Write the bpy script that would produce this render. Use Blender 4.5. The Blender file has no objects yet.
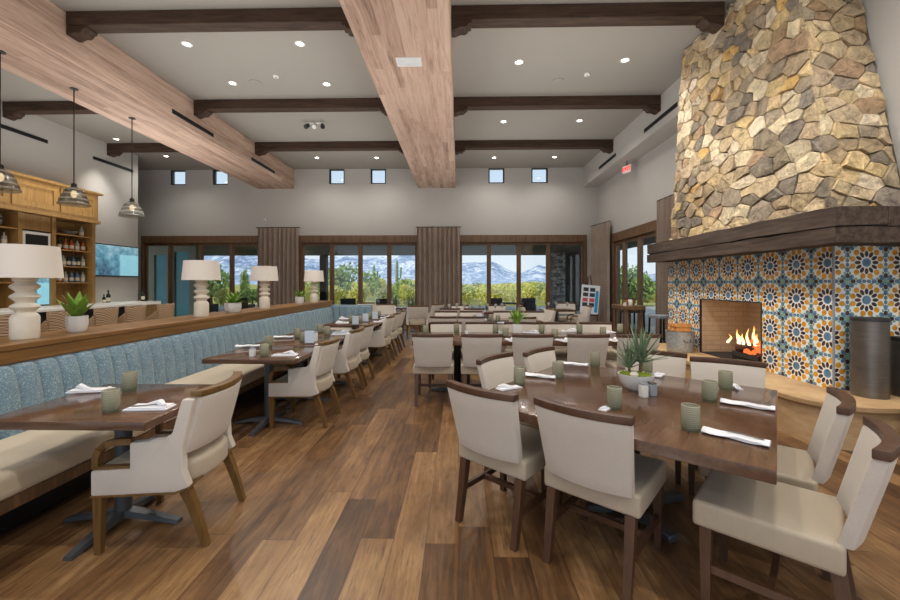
import bpy, bmesh, math, random
from mathutils import Vector, Matrix, noise
random.seed(7)
PI = math.pi
scn = bpy.context.scene
COL = scn.collection

# ------------------------------------------------------------------ camera model (for reading positions off the photograph)
F, CX, CY, VX, VY, H = 400.0, 450.0, 300.0, 458.8, 283.4, 1.49
TH = math.atan((VX - CX) / F)
def ray(px, py):
    u = (px - CX) / F; v = (VY - py) / F
    return Vector((u * math.cos(TH) - math.sin(TH), u * math.sin(TH) + math.cos(TH), v))
def R(px):
    d = ray(px, 0); return d.x / d.y
def at_z(px, py, z):
    d = ray(px, py); k = (z - H) / d.z
    return Vector((d.x * k, d.y * k, z))
def at_y(px, py, y):
    d = ray(px, py); k = y / d.y
    return Vector((d.x * k, y, H + d.z * k))

# ------------------------------------------------------------------ colours and node helpers
def lin(c):
    c /= 255.0
    return c / 12.92 if c <= 0.04045 else ((c + 0.055) / 1.055) ** 2.4
def C(r, g, b): return (lin(r), lin(g), lin(b), 1.0)

class NT:
    def __init__(s, name):
        s.m = bpy.data.materials.new(name); s.m.use_nodes = True
        s.t = s.m.node_tree; s.t.nodes.clear()
        s.out = s.t.nodes.new('ShaderNodeOutputMaterial')
    def n(s, typ, **kw):
        nd = s.t.nodes.new(typ)
        for k, v in kw.items(): setattr(nd, k, v)
        return nd
    def put(s, sock, v):
        if hasattr(v, 'is_output') or isinstance(v, bpy.types.NodeSocket): s.t.links.new(v, sock)
        else: sock.default_value = v
    def math(s, op, a, b=0.0, c=0.0):
        nd = s.n('ShaderNodeMath', operation=op)
        s.put(nd.inputs[0], a); s.put(nd.inputs[1], b); s.put(nd.inputs[2], c)
        return nd.outputs[0]
    def coord(s, kind='Object'): return s.n('ShaderNodeTexCoord').outputs[kind]
    def sep(s, v):
        nd = s.n('ShaderNodeSeparateXYZ'); s.put(nd.inputs[0], v); return nd.outputs
    def comb(s, x, y, z):
        nd = s.n('ShaderNodeCombineXYZ')
        for i, v in enumerate((x, y, z)): s.put(nd.inputs[i], v)
        return nd.outputs[0]
    def scale(s, v, sc):
        nd = s.n('ShaderNodeVectorMath', operation='MULTIPLY'); s.put(nd.inputs[0], v); s.put(nd.inputs[1], sc); return nd.outputs[0]
    def vadd(s, v, w):
        nd = s.n('ShaderNodeVectorMath', operation='ADD'); s.put(nd.inputs[0], v); s.put(nd.inputs[1], w); return nd.outputs[0]
    def noise(s, v, scale=5, detail=4, rough=0.55, dist=0.0, out='Fac'):
        nd = s.n('ShaderNodeTexNoise'); s.put(nd.inputs['Vector'], v)
        nd.inputs['Scale'].default_value = scale; nd.inputs['Detail'].default_value = detail
        nd.inputs['Roughness'].default_value = rough; nd.inputs['Distortion'].default_value = dist
        return nd.outputs[out]
    def vor(s, v, scale=5, feature='F1', out='Distance', rand=1.0):
        nd = s.n('ShaderNodeTexVoronoi', feature=feature); s.put(nd.inputs['Vector'], v)
        nd.inputs['Scale'].default_value = scale; nd.inputs['Randomness'].default_value = rand
        return nd.outputs[out]
    def white(s, v, out='Value'):
        nd = s.n('ShaderNodeTexWhiteNoise', noise_dimensions='3D'); s.put(nd.inputs['Vector'], v); return nd.outputs[out]
    def ramp(s, fac, stops, interp='LINEAR'):
        nd = s.n('ShaderNodeValToRGB'); cr = nd.color_ramp; cr.interpolation = interp
        while len(cr.elements) < len(stops): cr.elements.new(0.5)
        for e, (p, c) in zip(cr.elements, stops): e.position = p; e.color = c
        s.put(nd.inputs[0], fac); return nd.outputs[0]
    def mix(s, fac, a, b, mode='MIX'):
        nd = s.n('ShaderNodeMix', data_type='RGBA', blend_type=mode)
        s.put(nd.inputs[0], fac); s.put(nd.inputs[6], a); s.put(nd.inputs[7], b); return nd.outputs[2]
    def rng(s, v, a, b, c=0.0, d=1.0):
        nd = s.n('ShaderNodeMapRange'); s.put(nd.inputs[0], v)
        for i, x in enumerate((a, b, c, d)): nd.inputs[i + 1].default_value = x
        return nd.outputs[0]
    def bump(s, h, strength=0.3, dist=0.01):
        nd = s.n('ShaderNodeBump'); s.put(nd.inputs['Height'], h)
        nd.inputs['Strength'].default_value = strength; nd.inputs['Distance'].default_value = dist
        return nd.outputs[0]
    def bsdf(s, color, rough=0.6, metal=0.0, normal=None, spec=0.5, emit=None, estr=0.0, sheen=0.0, coat=0.0):
        b = s.n('ShaderNodeBsdfPrincipled')
        s.put(b.inputs['Base Color'], color); s.put(b.inputs['Roughness'], rough)
        b.inputs['Metallic'].default_value = metal; b.inputs['Specular IOR Level'].default_value = spec
        b.inputs['Sheen Weight'].default_value = sheen; b.inputs['Coat Weight'].default_value = coat
        if normal is not None: s.put(b.inputs['Normal'], normal)
        if emit is not None:
            s.put(b.inputs['Emission Color'], emit); b.inputs['Emission Strength'].default_value = estr
        s.t.links.new(b.outputs[0], s.out.inputs[0]); return s.m

M = {}
def plain(name, color, rough=0.6, metal=0.0, var=0.12, sc=8.0, spec=0.5, coat=0.0):
    t = NT(name); v = t.coord()
    f = t.noise(v, sc, 4)
    dark = tuple(x * (1 - var) for x in color[:3]) + (1,)
    lite = tuple(min(1, x * (1 + var)) for x in color[:3]) + (1,)
    M[name] = t.bsdf(t.mix(f, dark, lite), rough, metal, spec=spec, coat=coat); return M[name]
def fabric(name, color, sc=260.0, var=0.16, rough=0.85, big=3.0):
    t = NT(name); v = t.coord()
    f = t.noise(t.scale(v, (1, 1, 0.35)), sc, 2); g = t.noise(v, big, 3)
    k = t.math('ADD', t.math('MULTIPLY', f, 0.6), t.math('MULTIPLY', g, 0.4))
    dark = tuple(x * (1 - var) for x in color[:3]) + (1,); lite = tuple(min(1, x * (1 + var)) for x in color[:3]) + (1,)
    M[name] = t.bsdf(t.mix(k, dark, lite), rough, 0, t.bump(f, 0.15, 0.002), sheen=0.15, spec=0.25); return M[name]
def wood(name, c1, c2, stretch=(14, 1, 14), sc=2.0, rough=0.4, c3=None, streak=0.5, spec=0.5, coat=0.0):
    t = NT(name); v = t.coord()
    sv = t.scale(v, stretch)
    a = t.noise(sv, sc, 6, 0.65, 0.6); b = t.noise(t.scale(sv, (3, 3, 3)), sc, 3, 0.6)
    k = t.math('ADD', t.math('MULTIPLY', a, 1 - streak * 0.5), t.math('MULTIPLY', b, streak * 0.5))
    st = [(0.3, c1), (0.7, c2)] if c3 is None else [(0.28, c1), (0.5, c2), (0.72, c3)]
    M[name] = t.bsdf(t.ramp(k, st), rough, 0, t.bump(k, 0.12, 0.004), spec=spec, coat=coat); return M[name]

# ------------------------------------------------------------------ materials
def make_materials():
    # --- floor: long brown planks running away from the camera
    t = NT('floor_planks'); x, y, z = t.sep(t.coord())[:3]
    W, L = 0.19, 1.9
    ix = t.math('FLOOR', t.math('DIVIDE', x, W)); fx = t.math('FRACT', t.math('DIVIDE', x, W))
    off = t.white(t.comb(ix, 3.3, 0.0))
    yy = t.math('ADD', t.math('DIVIDE', y, L), t.math('MULTIPLY', off, 7.0))
    iy = t.math('FLOOR', yy); fy = t.math('FRACT', yy)
    r1 = t.white(t.comb(ix, iy, 1.7)); r2 = t.white(t.comb(ix, iy, 9.1))
    gv = t.comb(t.math('MULTIPLY', x, 22.0), t.math('ADD', t.math('MULTIPLY', y, 1.3), t.math('MULTIPLY', r2, 40.0)), t.math('MULTIPLY', r1, 30.0))
    g = t.noise(gv, 1.0, 6, 0.65, 1.2); g2 = t.noise(t.scale(gv, (0.25, 1.2, 1.0)), 1.0, 4, 0.6, 0.8)
    k = t.math('ADD', t.math('MULTIPLY', r1, 0.40), t.math('ADD', t.math('MULTIPLY', g, 0.60), t.math('MULTIPLY', g2, 0.44)))
    col = t.ramp(k, [(0.44, C(58, 39, 25)), (0.57, C(86, 61, 39)), (0.70, C(116, 83, 52)), (0.84, C(142, 107, 70)), (1.0, C(168, 133, 92))])
    kn = t.vor(t.comb(t.math('MULTIPLY', x, 2.6), t.math('MULTIPLY', y, 1.1), 0.0), 1.0)
    knot = t.rng(t.math('ADD', kn, t.math('MULTIPLY', g, 0.12)), 0.08, 0.16, 1.0, 0.0)
    fleck = t.noise(t.comb(t.math('MULTIPLY', x, 60.0), t.math('MULTIPLY', y, 7.0), r2), 1.0, 3, 0.6)
    col = t.mix(t.rng(fleck, 0.56, 0.72, 0.0, 0.55), col, C(56, 40, 30))
    blot = t.noise(t.comb(t.math('MULTIPLY', x, 3.2), t.math('MULTIPLY', y, 1.6), r1), 1.0, 5, 0.65)
    col = t.mix(t.rng(blot, 0.46, 0.70, 0.0, 0.5), col, C(70, 50, 36))
    col = t.mix(t.math('MULTIPLY', knot, 0.75), col, C(48, 32, 22))
    ex = t.math('MINIMUM', fx, t.math('SUBTRACT', 1.0, fx)); ey = t.math('MULTIPLY', t.math('MINIMUM', fy, t.math('SUBTRACT', 1.0, fy)), L / W)
    e = t.math('MINIMUM', ex, ey); seam = t.rng(e, 0.006, 0.020, 1.0, 0.0)
    col = t.mix(t.math('MULTIPLY', seam, 0.55), col, C(50, 34, 22))
    hgt = t.math('SUBTRACT', t.math('MULTIPLY', g, 0.4), seam)
    M['floor'] = t.bsdf(col, t.rng(g, 0, 1, 0.26, 0.46), 0, t.bump(hgt, 0.12, 0.004), spec=0.45)

    plain('wall', C(184, 181, 176), 0.9, var=0.04, sc=1.2, spec=0.2)
    plain('ceiling', C(154, 150, 143), 0.9, var=0.03, sc=1.0, spec=0.2)
    wood('pale_beam', C(140, 108, 90), C(181, 148, 127), (9, 0.7, 9), 1.6, 0.6, C(203, 178, 160), spec=0.3)
    # add plank joints to the pale beams
    t = NT('pale_beam_planks'); v = t.coord(); x, y, z = t.sep(v)[:3]
    def plank(c):
        return t.math('FLOOR', t.math('DIVIDE', c, 0.13))
    r = t.white(t.comb(plank(x), plank(z), t.math('FLOOR', t.math('ADD', t.math('DIVIDE', y, 2.3), t.math('MULTIPLY', plank(x), 0.37)))))
    gv = t.comb(t.math('MULTIPLY', x, 14.0), t.math('MULTIPLY', y, 0.9), t.math('MULTIPLY', z, 14.0))
    g = t.noise(gv, 1.0, 6, 0.7, 1.0); g2 = t.noise(t.scale(gv, (3, 3, 3)), 1.0, 3, 0.6, 0.5)
    k = t.math('ADD', t.math('MULTIPLY', r, 0.16), t.math('ADD', t.math('MULTIPLY', g, 0.6), t.math('MULTIPLY', g2, 0.24)))
    col = t.ramp(k, [(0.28, C(120, 94, 80)), (0.40, C(166, 138, 121)), (0.55, C(196, 168, 150)), (0.75, C(214, 190, 173))])
    M['pale_beam'] = t.bsdf(col, 0.65, 0, t.bump(g, 0.2, 0.01), spec=0.25)
    wood('dark_beam', C(36, 27, 22), C(66, 50, 40), (1, 9, 9), 1.4, 0.65, C(84, 66, 52), spec=0.25)
    wood('mantel_wood', C(46, 38, 34), C(78, 66, 58), (9, 0.8, 9), 1.6, 0.7, C(106, 92, 82), spec=0.2)
    wood('frame_wood', C(72, 52, 36), C(108, 80, 56), (10, 10, 0.8), 1.6, 0.5, C(130, 98, 70))
    wood('ledge_wood', C(104, 72, 36), C(134, 96, 50), (10, 0.6, 10), 1.8, 0.4, C(154, 114, 64))
    wood('cabinet_wood', C(134, 100, 54), C(166, 128, 74), (8, 8, 0.8), 1.8, 0.45, C(184, 146, 92))
    wood('table_wood', C(70, 47, 33), C(94, 66, 48), (1.2, 10, 10), 1.8, 0.16, C(112, 81, 60), spec=0.5, coat=0.2)
    wood('table_edge', C(92, 58, 36), C(128, 86, 54), (1.2, 10, 10), 1.8, 0.35)
    wood('walnut', C(58, 38, 26), C(84, 57, 40), (10, 10, 1.2), 2.0, 0.4, C(98, 68, 48))
    wood('honey_wood', C(80, 56, 26), C(110, 80, 40), (10, 10, 1.2), 2.0, 0.4, C(128, 96, 52))
    fabric('cream_fabric', C(206, 197, 186))
    fabric('seat_vinyl', C(184, 170, 149), 60, 0.08, 0.5)
    fabric('bench_vinyl', C(204, 189, 164), 40, 0.07, 0.5)
    # blue banquette fabric with pale flecks
    t = NT('blue_fabric'); v = t.coord()
    d = t.vor(v, 140); n = t.noise(v, 70, 3)
    fl = t.math('MULTIPLY', t.rng(d, 0.30, 0.42, 1.0, 0.0), t.rng(n, 0.42, 0.56, 0.0, 1.0))
    base = t.mix(t.noise(v, 9, 4), C(96, 124, 142), C(128, 154, 170))
    M['blue_fabric'] = t.bsdf(t.mix(t.math('MULTIPLY', fl, 0.85), base, C(204, 214, 208)), 0.85, 0, t.bump(n, 0.2, 0.004), sheen=0.2, spec=0.2)
    # mosaic tile with twelve petalled rosettes, drawn on the tile's own flat coordinates (uv in tile periods)
    t = NT('rosette_tile'); uv = t.coord('UV'); u, v_, _ = t.sep(uv)[:3]
    cu = t.math('SUBTRACT', t.math('FRACT', u), 0.5); cv = t.math('SUBTRACT', t.math('FRACT', v_), 0.5)
    r = t.math('SQRT', t.math('ADD', t.math('MULTIPLY', cu, cu), t.math('MULTIPLY', cv, cv)))
    th = t.math('ARCTAN2', cv, cu)
    def fold(offset):
        ph = t.math('SUBTRACT', t.math('FRACT', t.math('ADD', t.math('DIVIDE', th, PI / 6), offset)), 0.5)
        ph = t.math('MULTIPLY', ph, PI / 6)
        return t.math('MULTIPLY', r, t.math('COSINE', ph)), t.math('MULTIPLY', r, t.math('SINE', ph))
    def ell(a, b, ca, cb, ra, rb):
        p = t.math('DIVIDE', t.math('SUBTRACT', a, ca), ra); q = t.math('DIVIDE', t.math('SUBTRACT', b, cb), rb)
        d = t.math('ADD', t.math('MULTIPLY', p, p), t.math('MULTIPLY', q, q))
        return t.rng(d, 0.72, 0.95, 1.0, 0.0)
    wn = t.white(t.comb(t.math('FLOOR', t.math('MULTIPLY', u, 9)), t.math('FLOOR', t.math('MULTIPLY', v_, 9)), 0.0))
    blue = t.mix(wn, C(74, 108, 140), C(112, 150, 178)); brown = t.mix(wn, C(58, 44, 48), C(88, 66, 62))
    orange = t.mix(wn, C(200, 134, 30), C(234, 172, 56)); green = t.mix(wn, C(112, 156, 140), C(146, 186, 168))
    col = C(238, 240, 234)
    au = t.math('ABSOLUTE', cu); av = t.math('ABSOLUTE', cv)
    mx = t.math('MAXIMUM', au, av); mn = t.math('MINIMUM', au, av)
    s2 = 0.70710678
    dg = t.math('MULTIPLY', t.math('ADD', mx, mn), s2); dd = t.math('MULTIPLY', t.math('SUBTRACT', mx, mn), s2)
    col = t.mix(ell(mx, mn, 0.5, 0.5, 0.088, 0.088), col, green)
    col = t.mix(ell(mx, mn, 0.5, 0.350, 0.062, 0.076), col, brown)
    col = t.mix(ell(mx, mn, 0.5, 0.20, 0.060, 0.080), col, blue)
    col = t.mix(ell(mx, mn, 0.5, 0.060, 0.052, 0.062), col, blue)
    col = t.mix(ell(dg, dd, 0.56, 0.0, 0.088, 0.066), col, blue)
    col = t.mix(ell(mx, mn, 0.432, 0.285, 0.034, 0.05), col, green)
    col = t.mix(ell(mx, mn, 0.438, 0.135, 0.026, 0.05), col, green)
    a, b = fold(0.0); col = t.mix(ell(a, b, 0.370, 0.0, 0.082, 0.079), col, orange)
    a, b = fold(0.5); col = t.mix(ell(a, b, 0.232, 0.0, 0.088, 0.052), col, brown)
    col = t.mix(t.rng(r, 0.108, 0.122, 1.0, 0.0), col, blue)
    M['tile'] = t.bsdf(col, 0.25, 0, spec=0.5)
    # stone of the chimney: colour stored per stone
    t = NT('fieldstone'); v = t.coord()
    at = t.n('ShaderNodeVertexColor', layer_name='Col').outputs[0]
    n = t.noise(v, 9, 8, 0.75, 0.6); n2 = t.noise(v, 38, 4, 0.7)
    k = t.math('ADD', t.math('MULTIPLY', n, 0.75), t.math('MULTIPLY', n2, 0.25))
    col = t.mix(1.0, at, t.ramp(k, [(0.34, (0.42, 0.40, 0.38, 1)), (0.48, (0.92, 0.92, 0.92, 1)), (0.66, (1.5, 1.46, 1.38, 1))]), 'MULTIPLY')
    M['stone'] = t.bsdf(col, 0.9, 0, t.bump(k, 0.9, 0.05), spec=0.2)
    plain('mortar', C(92, 80, 68), 0.95, var=0.3, sc=14)
    # rubble stone for the outdoor column
    t = NT('column_stone'); v = t.coord(); sv = t.scale(v, (3.0, 3.0, 5.0))
    c = t.vor(sv, 1.2, out='Color'); e = t.vor(sv, 1.2, 'DISTANCE_TO_EDGE')
    col = t.mix(t.sep(c)[0], C(96, 98, 98), C(186, 184, 178))
    M['column_stone'] = t.bsdf(t.mix(t.rng(e, 0.02, 0.06, 1, 0), col, C(60, 58, 56)), 0.9)
    wood('hearth_stone', C(150, 120, 84), C(182, 150, 110), (1.5, 1.5, 4), 1.4, 0.6, C(202, 174, 136), spec=0.3)
    t = NT('firebrick'); v = t.coord(); x, y, z = t.sep(v)[:3]
    bt = t.n('ShaderNodeTexBrick'); t.put(bt.inputs['Vector'], t.comb(t.math('ADD', x, y), z, 0.0))
    bt.inputs['Color1'].default_value = C(206, 178, 148); bt.inputs['Color2'].default_value = C(194, 164, 134); bt.inputs['Mortar'].default_value = C(182, 152, 124)
    bt.inputs['Scale'].default_value = 1.0; bt.inputs['Brick Width'].default_value = 0.23; bt.inputs['Row Height'].default_value = 0.075; bt.inputs['Mortar Size'].default_value = 0.006
    M['firebrick'] = t.bsdf(bt.outputs[0], 0.9)
    plain('soot', C(46, 40, 36), 0.95)
    plain('iron', C(66, 66, 68), 0.45, 0.6, 0.2, 20)
    plain('black_metal', C(30, 30, 32), 0.4, 0.4)
    plain('black', C(16, 16, 18), 0.6)
    plain('base_grey', C(88, 92, 96), 0.45, 0.4)
    t = NT('brushed_steel'); v = t.coord(); n = t.noise(t.scale(v, (6, 6, 120)), 1.0, 4); n2 = t.noise(v, 4, 4)
    M['steel'] = t.bsdf(t.mix(t.math('ADD', t.math('MULTIPLY', n, 0.5), t.math('MULTIPLY', n2, 0.5)), C(70, 64, 60), C(160, 154, 148)), 0.4, 0.85)
    t = NT('galvanised'); v = t.coord(); n = t.vor(v, 24); n2 = t.noise(v, 6, 4)
    M['galv'] = t.bsdf(t.mix(t.math('ADD', t.math('MULTIPLY', n, 0.5), t.math('MULTIPLY', n2, 0.5)), C(128, 134, 138), C(206, 212, 216)), 0.42, 0.45)
    wood('firewood', C(150, 96, 44), C(206, 146, 78), (3, 3, 12), 2.0, 0.8)
    wood('charred_log', C(28, 20, 16), C(84, 50, 32), (3, 12, 12), 2.0, 0.95)
    def emis(name, col, s, col2=None):
        t = NT(name)
        c = col if col2 is None else t.mix(t.rng(t.sep(t.coord('Generated'))[2], 0.0, 0.9), col, col2)
        e = t.n('ShaderNodeEmission'); t.put(e.inputs[0], c); e.inputs[1].default_value = s
        t.t.links.new(e.outputs[0], t.out.inputs[0]); M[name] = t.m
    emis('flame', (1.0, 0.80, 0.45, 1), 2.4, (1.0, 0.45, 0.10, 1))
    emis('ember', (1.0, 0.20, 0.05, 1), 1.1)
    emis('lamp_glow', (1.0, 0.93, 0.82, 1), 14.0)
    emis('warm_bulb', (1.0, 0.78, 0.45, 1), 2.2)
    emis('exit_red', (1.0, 0.03, 0.02, 1), 2.2)
    # glass: clear pane with a weak mirror, real from any side
    def glass(name, tint, refl, rough=0.0):
        t = NT(name); a = t.n('ShaderNodeBsdfTransparent'); a.inputs[0].default_value = tint
        g = t.n('ShaderNodeBsdfGlossy'); g.inputs['Roughness'].default_value = rough
        m = t.n('ShaderNodeMixShader'); m.inputs[0].default_value = refl
        t.t.links.new(a.outputs[0], m.inputs[1]); t.t.links.new(g.outputs[0], m.inputs[2]); t.t.links.new(m.outputs[0], t.out.inputs[0]); M[name] = t.m
    glass('pane_glass', (0.95, 0.97, 0.97, 1), 0.05)
    glass('teal_glass', (0.10, 0.42, 0.46, 1), 0.12)
    # ribbed green-grey tumblers
    t = NT('green_glass'); x, y, z = t.sep(t.coord())[:3]
    rib = t.math('SINE', t.math('ADD', t.math('MULTIPLY', z, 620.0), t.math('MULTIPLY', t.noise(t.coord(), 30, 2), 3.0))); n = t.noise(t.coord(), 40, 3)
    gz = t.sep(t.coord('Generated'))[2]
    col = t.mix(1.0, t.ramp(gz, [(0.0, (C(104, 108, 84))), (0.25, C(156, 156, 132)), (1.0, C(206, 202, 180))]), t.mix(t.rng(rib, -1, 1), (.78, .78, .78, 1), (1.1, 1.1, 1.1, 1)), 'MULTIPLY')
    b = t.bsdf(col, 0.22, 0, t.bump(rib, 0.4, 0.003))
    tr = t.n('ShaderNodeBsdfTransparent'); tr.inputs[0].default_value = (0.86, 0.88, 0.76, 1)
    ms = t.n('ShaderNodeMixShader'); ms.inputs[0].default_value = 0.6
    t.t.links.new(tr.outputs[0], ms.inputs[1]); t.t.links.new([nd for nd in t.t.nodes if nd.type == 'BSDF_PRINCIPLED'][0].outputs[0], ms.inputs[2]); t.t.links.new(ms.outputs[0], t.out.inputs[0])
    M['green_glass'] = t.m
    # smoked pendant glass
    t = NT('smoked_glass'); x, y, z = t.sep(t.coord())[:3]
    band = t.rng(t.math('SINE', t.math('MULTIPLY', z, 75.0)), -0.2, 0.6)
    t.bsdf(t.mix(band, C(70, 66, 60), C(150, 148, 140)), 0.2)
    tr = t.n('ShaderNodeBsdfTransparent'); tr.inputs[0].default_value = (0.75, 0.74, 0.7, 1)
    ms = t.n('ShaderNodeMixShader'); ms.inputs[0].default_value = 0.6
    t.t.links.new(tr.outputs[0], ms.inputs[1]); t.t.links.new([nd for nd in t.t.nodes if nd.type == 'BSDF_PRINCIPLED'][0].outputs[0], ms.inputs[2]); t.t.links.new(ms.outputs[0], t.out.inputs[0])
    M['smoked_glass'] = t.m
    plain('lamp_ceramic', C(232, 224, 206), 0.45, var=0.08, sc=12)
    fabric('lamp_shade', C(240, 232, 222), 300, 0.04)
    plain('white_ceramic', C(228, 228, 224), 0.4, var=0.05)
    plain('white_linen', C(236, 236, 240), 0.9, var=0.05, sc=30)
    plain('paper', C(206, 220, 236), 0.6, var=0.04)
    plain('marble', C(226, 224, 218), 0.25, var=0.06, sc=3)
    plain('grey_block', C(150, 156, 164), 0.4)
    wood('wicker', C(132, 98, 74), C(178, 140, 112), (1, 1, 1), 30.0, 0.8)
    t = NT('woven_wicker'); x, y, z = t.sep(t.coord())[:3]
    wv = t.math('MULTIPLY', t.math('SINE', t.math('MULTIPLY', t.math('ADD', x, y), 170.0)), t.math('SINE', t.math('MULTIPLY', z, 170.0)))
    M['wicker'] = t.bsdf(t.mix(t.rng(wv, -0.7, 0.7), C(124, 98, 72), C(198, 168, 134)), 0.8, 0, t.bump(wv, 0.4, 0.004))
    def leafmat(name, a, b, sc=6):
        t = NT(name); v = t.coord(); n = t.noise(v, sc, 3)
        oi = t.n('ShaderNodeObjectInfo').outputs['Random']
        k = t.math('ADD', t.math('MULTIPLY', n, 0.8), t.math('MULTIPLY', oi, 0.2))
        M[name] = t.bsdf(t.mix(k, a, b), 0.6, spec=0.3)
    leafmat('agave_leaf', C(64, 112, 40), C(160, 196, 84), 20)
    leafmat('yucca_leaf', C(70, 98, 72), C(160, 178, 144), 20)
    leafmat('moss', C(84, 104, 24), C(160, 170, 50), 40)
    leafmat('yellow_bush', C(176, 178, 60), C(244, 236, 140), 3)
    leafmat('green_bush', C(88, 118, 54), C(172, 192, 108), 3)
    leafmat('grey_bush', C(140, 150, 92), C(204, 206, 146), 3)
    leafmat('cactus_skin', C(74, 104, 66), C(120, 146, 96), 8)
    plain('bark', C(112, 90, 66), 0.9, var=0.3)
    # curtain cloth: brown grey with faint woven rungs
    t = NT('curtain_cloth'); x, y, z = t.sep(t.coord())[:3]
    rung = t.math('MULTIPLY', t.rng(t.math('SINE', t.math('MULTIPLY', z, 70.0)), 0.2, 0.8), t.rng(t.noise(t.scale(t.coord(), (14, 14, 1.5)), 1.0, 2), 0.45, 0.6))
    col = t.mix(t.noise(t.coord(), 2.5, 3), C(140, 124, 112), C(172, 155, 142))
    M['curtain'] = t.bsdf(t.mix(t.math('MULTIPLY', rung, 0.22), col, C(104, 90, 82)), 0.9, spec=0.2)
    # outdoors
    t = NT('haze_tinted_rock'); v = t.coord(); n = t.noise(t.scale(v, (1, .4, 1.4)), 0.16, 9, 0.72, 1.2); n2 = t.noise(v, 0.035, 6, 0.65)
    z = t.sep(v)[2]
    k = t.math('ADD', t.math('MULTIPLY', n, 0.6), t.math('MULTIPLY', n2, 0.4))
    col = t.ramp(k, [(0.40, C(112, 130, 154)), (0.5, C(164, 177, 195)), (0.57, C(236, 234, 230))])  # blue aerial haze is tinted into the rock colour
    col = t.mix(t.rng(z, -2.0, 14.0, 0.55, 0.0), col, C(172, 188, 204))  # more of the haze colour towards the foot
    M['mountain'] = t.bsdf(col, 1.0, spec=0.0)
    t = NT('desert_ground'); v = t.coord(); n = t.noise(v, 0.35, 6, 0.7)
    M['desert'] = t.bsdf(t.ramp(n, [(0.35, C(120, 128, 66)), (0.5, C(176, 168, 96)), (0.7, C(206, 192, 150))]), 1.0, spec=0.0)
    plain('terrace', C(186, 176, 160), 0.8, var=0.1, sc=1)
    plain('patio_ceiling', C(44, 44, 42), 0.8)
    plain('patio_plaster', C(142, 146, 132), 0.9)
    plain('teal_reflection_pane', C(72, 146, 158), 0.3, var=.3, sc=.8)  # teal reflection in the glass put into the pane colour
    plain('dark_wall', C(54, 48, 42), 0.8)
    plain('dark_weave', C(36, 44, 58), 0.6)
    plain('amber', C(176, 92, 26), 0.2); plain('dark_bottle', C(34, 44, 34), 0.2); plain('clear_bottle', C(176, 182, 176), 0.15); plain('blue_bottle', C(84, 120, 156), 0.2)
    plain('label_cream', C(224, 216, 196), 0.7); plain('cap_dark', C(38, 30, 28), 0.4)
    # television picture: pale blue scene with a darker figure-like patch and a bright reflection
    t = NT('tv_picture'); g = t.coord('Generated'); x, y, z = t.sep(g)[:3]
    n = t.noise(t.scale(g, (1, 5, 3)), 1.6, 4)
    col = t.ramp(t.math('ADD', t.math('MULTIPLY', n, 0.7), t.math('MULTIPLY', z, 0.3)), [(0.3, C(40, 72, 96)), (0.5, C(84, 140, 166)), (0.72, C(150, 190, 204))])
    bright = t.math('MULTIPLY', t.rng(y, 0.52, 0.56), t.rng(z, 0.74, 0.70))
    col = t.mix(t.math('MULTIPLY', bright, 0.8), col, C(150, 214, 232))
    M['tv_picture'] = t.bsdf(col, 0.15, 0, emit=col, estr=0.55)
    # notice board on the easel: blank coloured blocks, drawn as flat print
    plain('poster_white', C(226, 230, 234), 0.5); plain('poster_blue', C(40, 150, 200), 0.5); plain('poster_dark', C(52, 50, 58), 0.5); plain('poster_red', C(196, 84, 72), 0.5)
make_materials()

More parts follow.
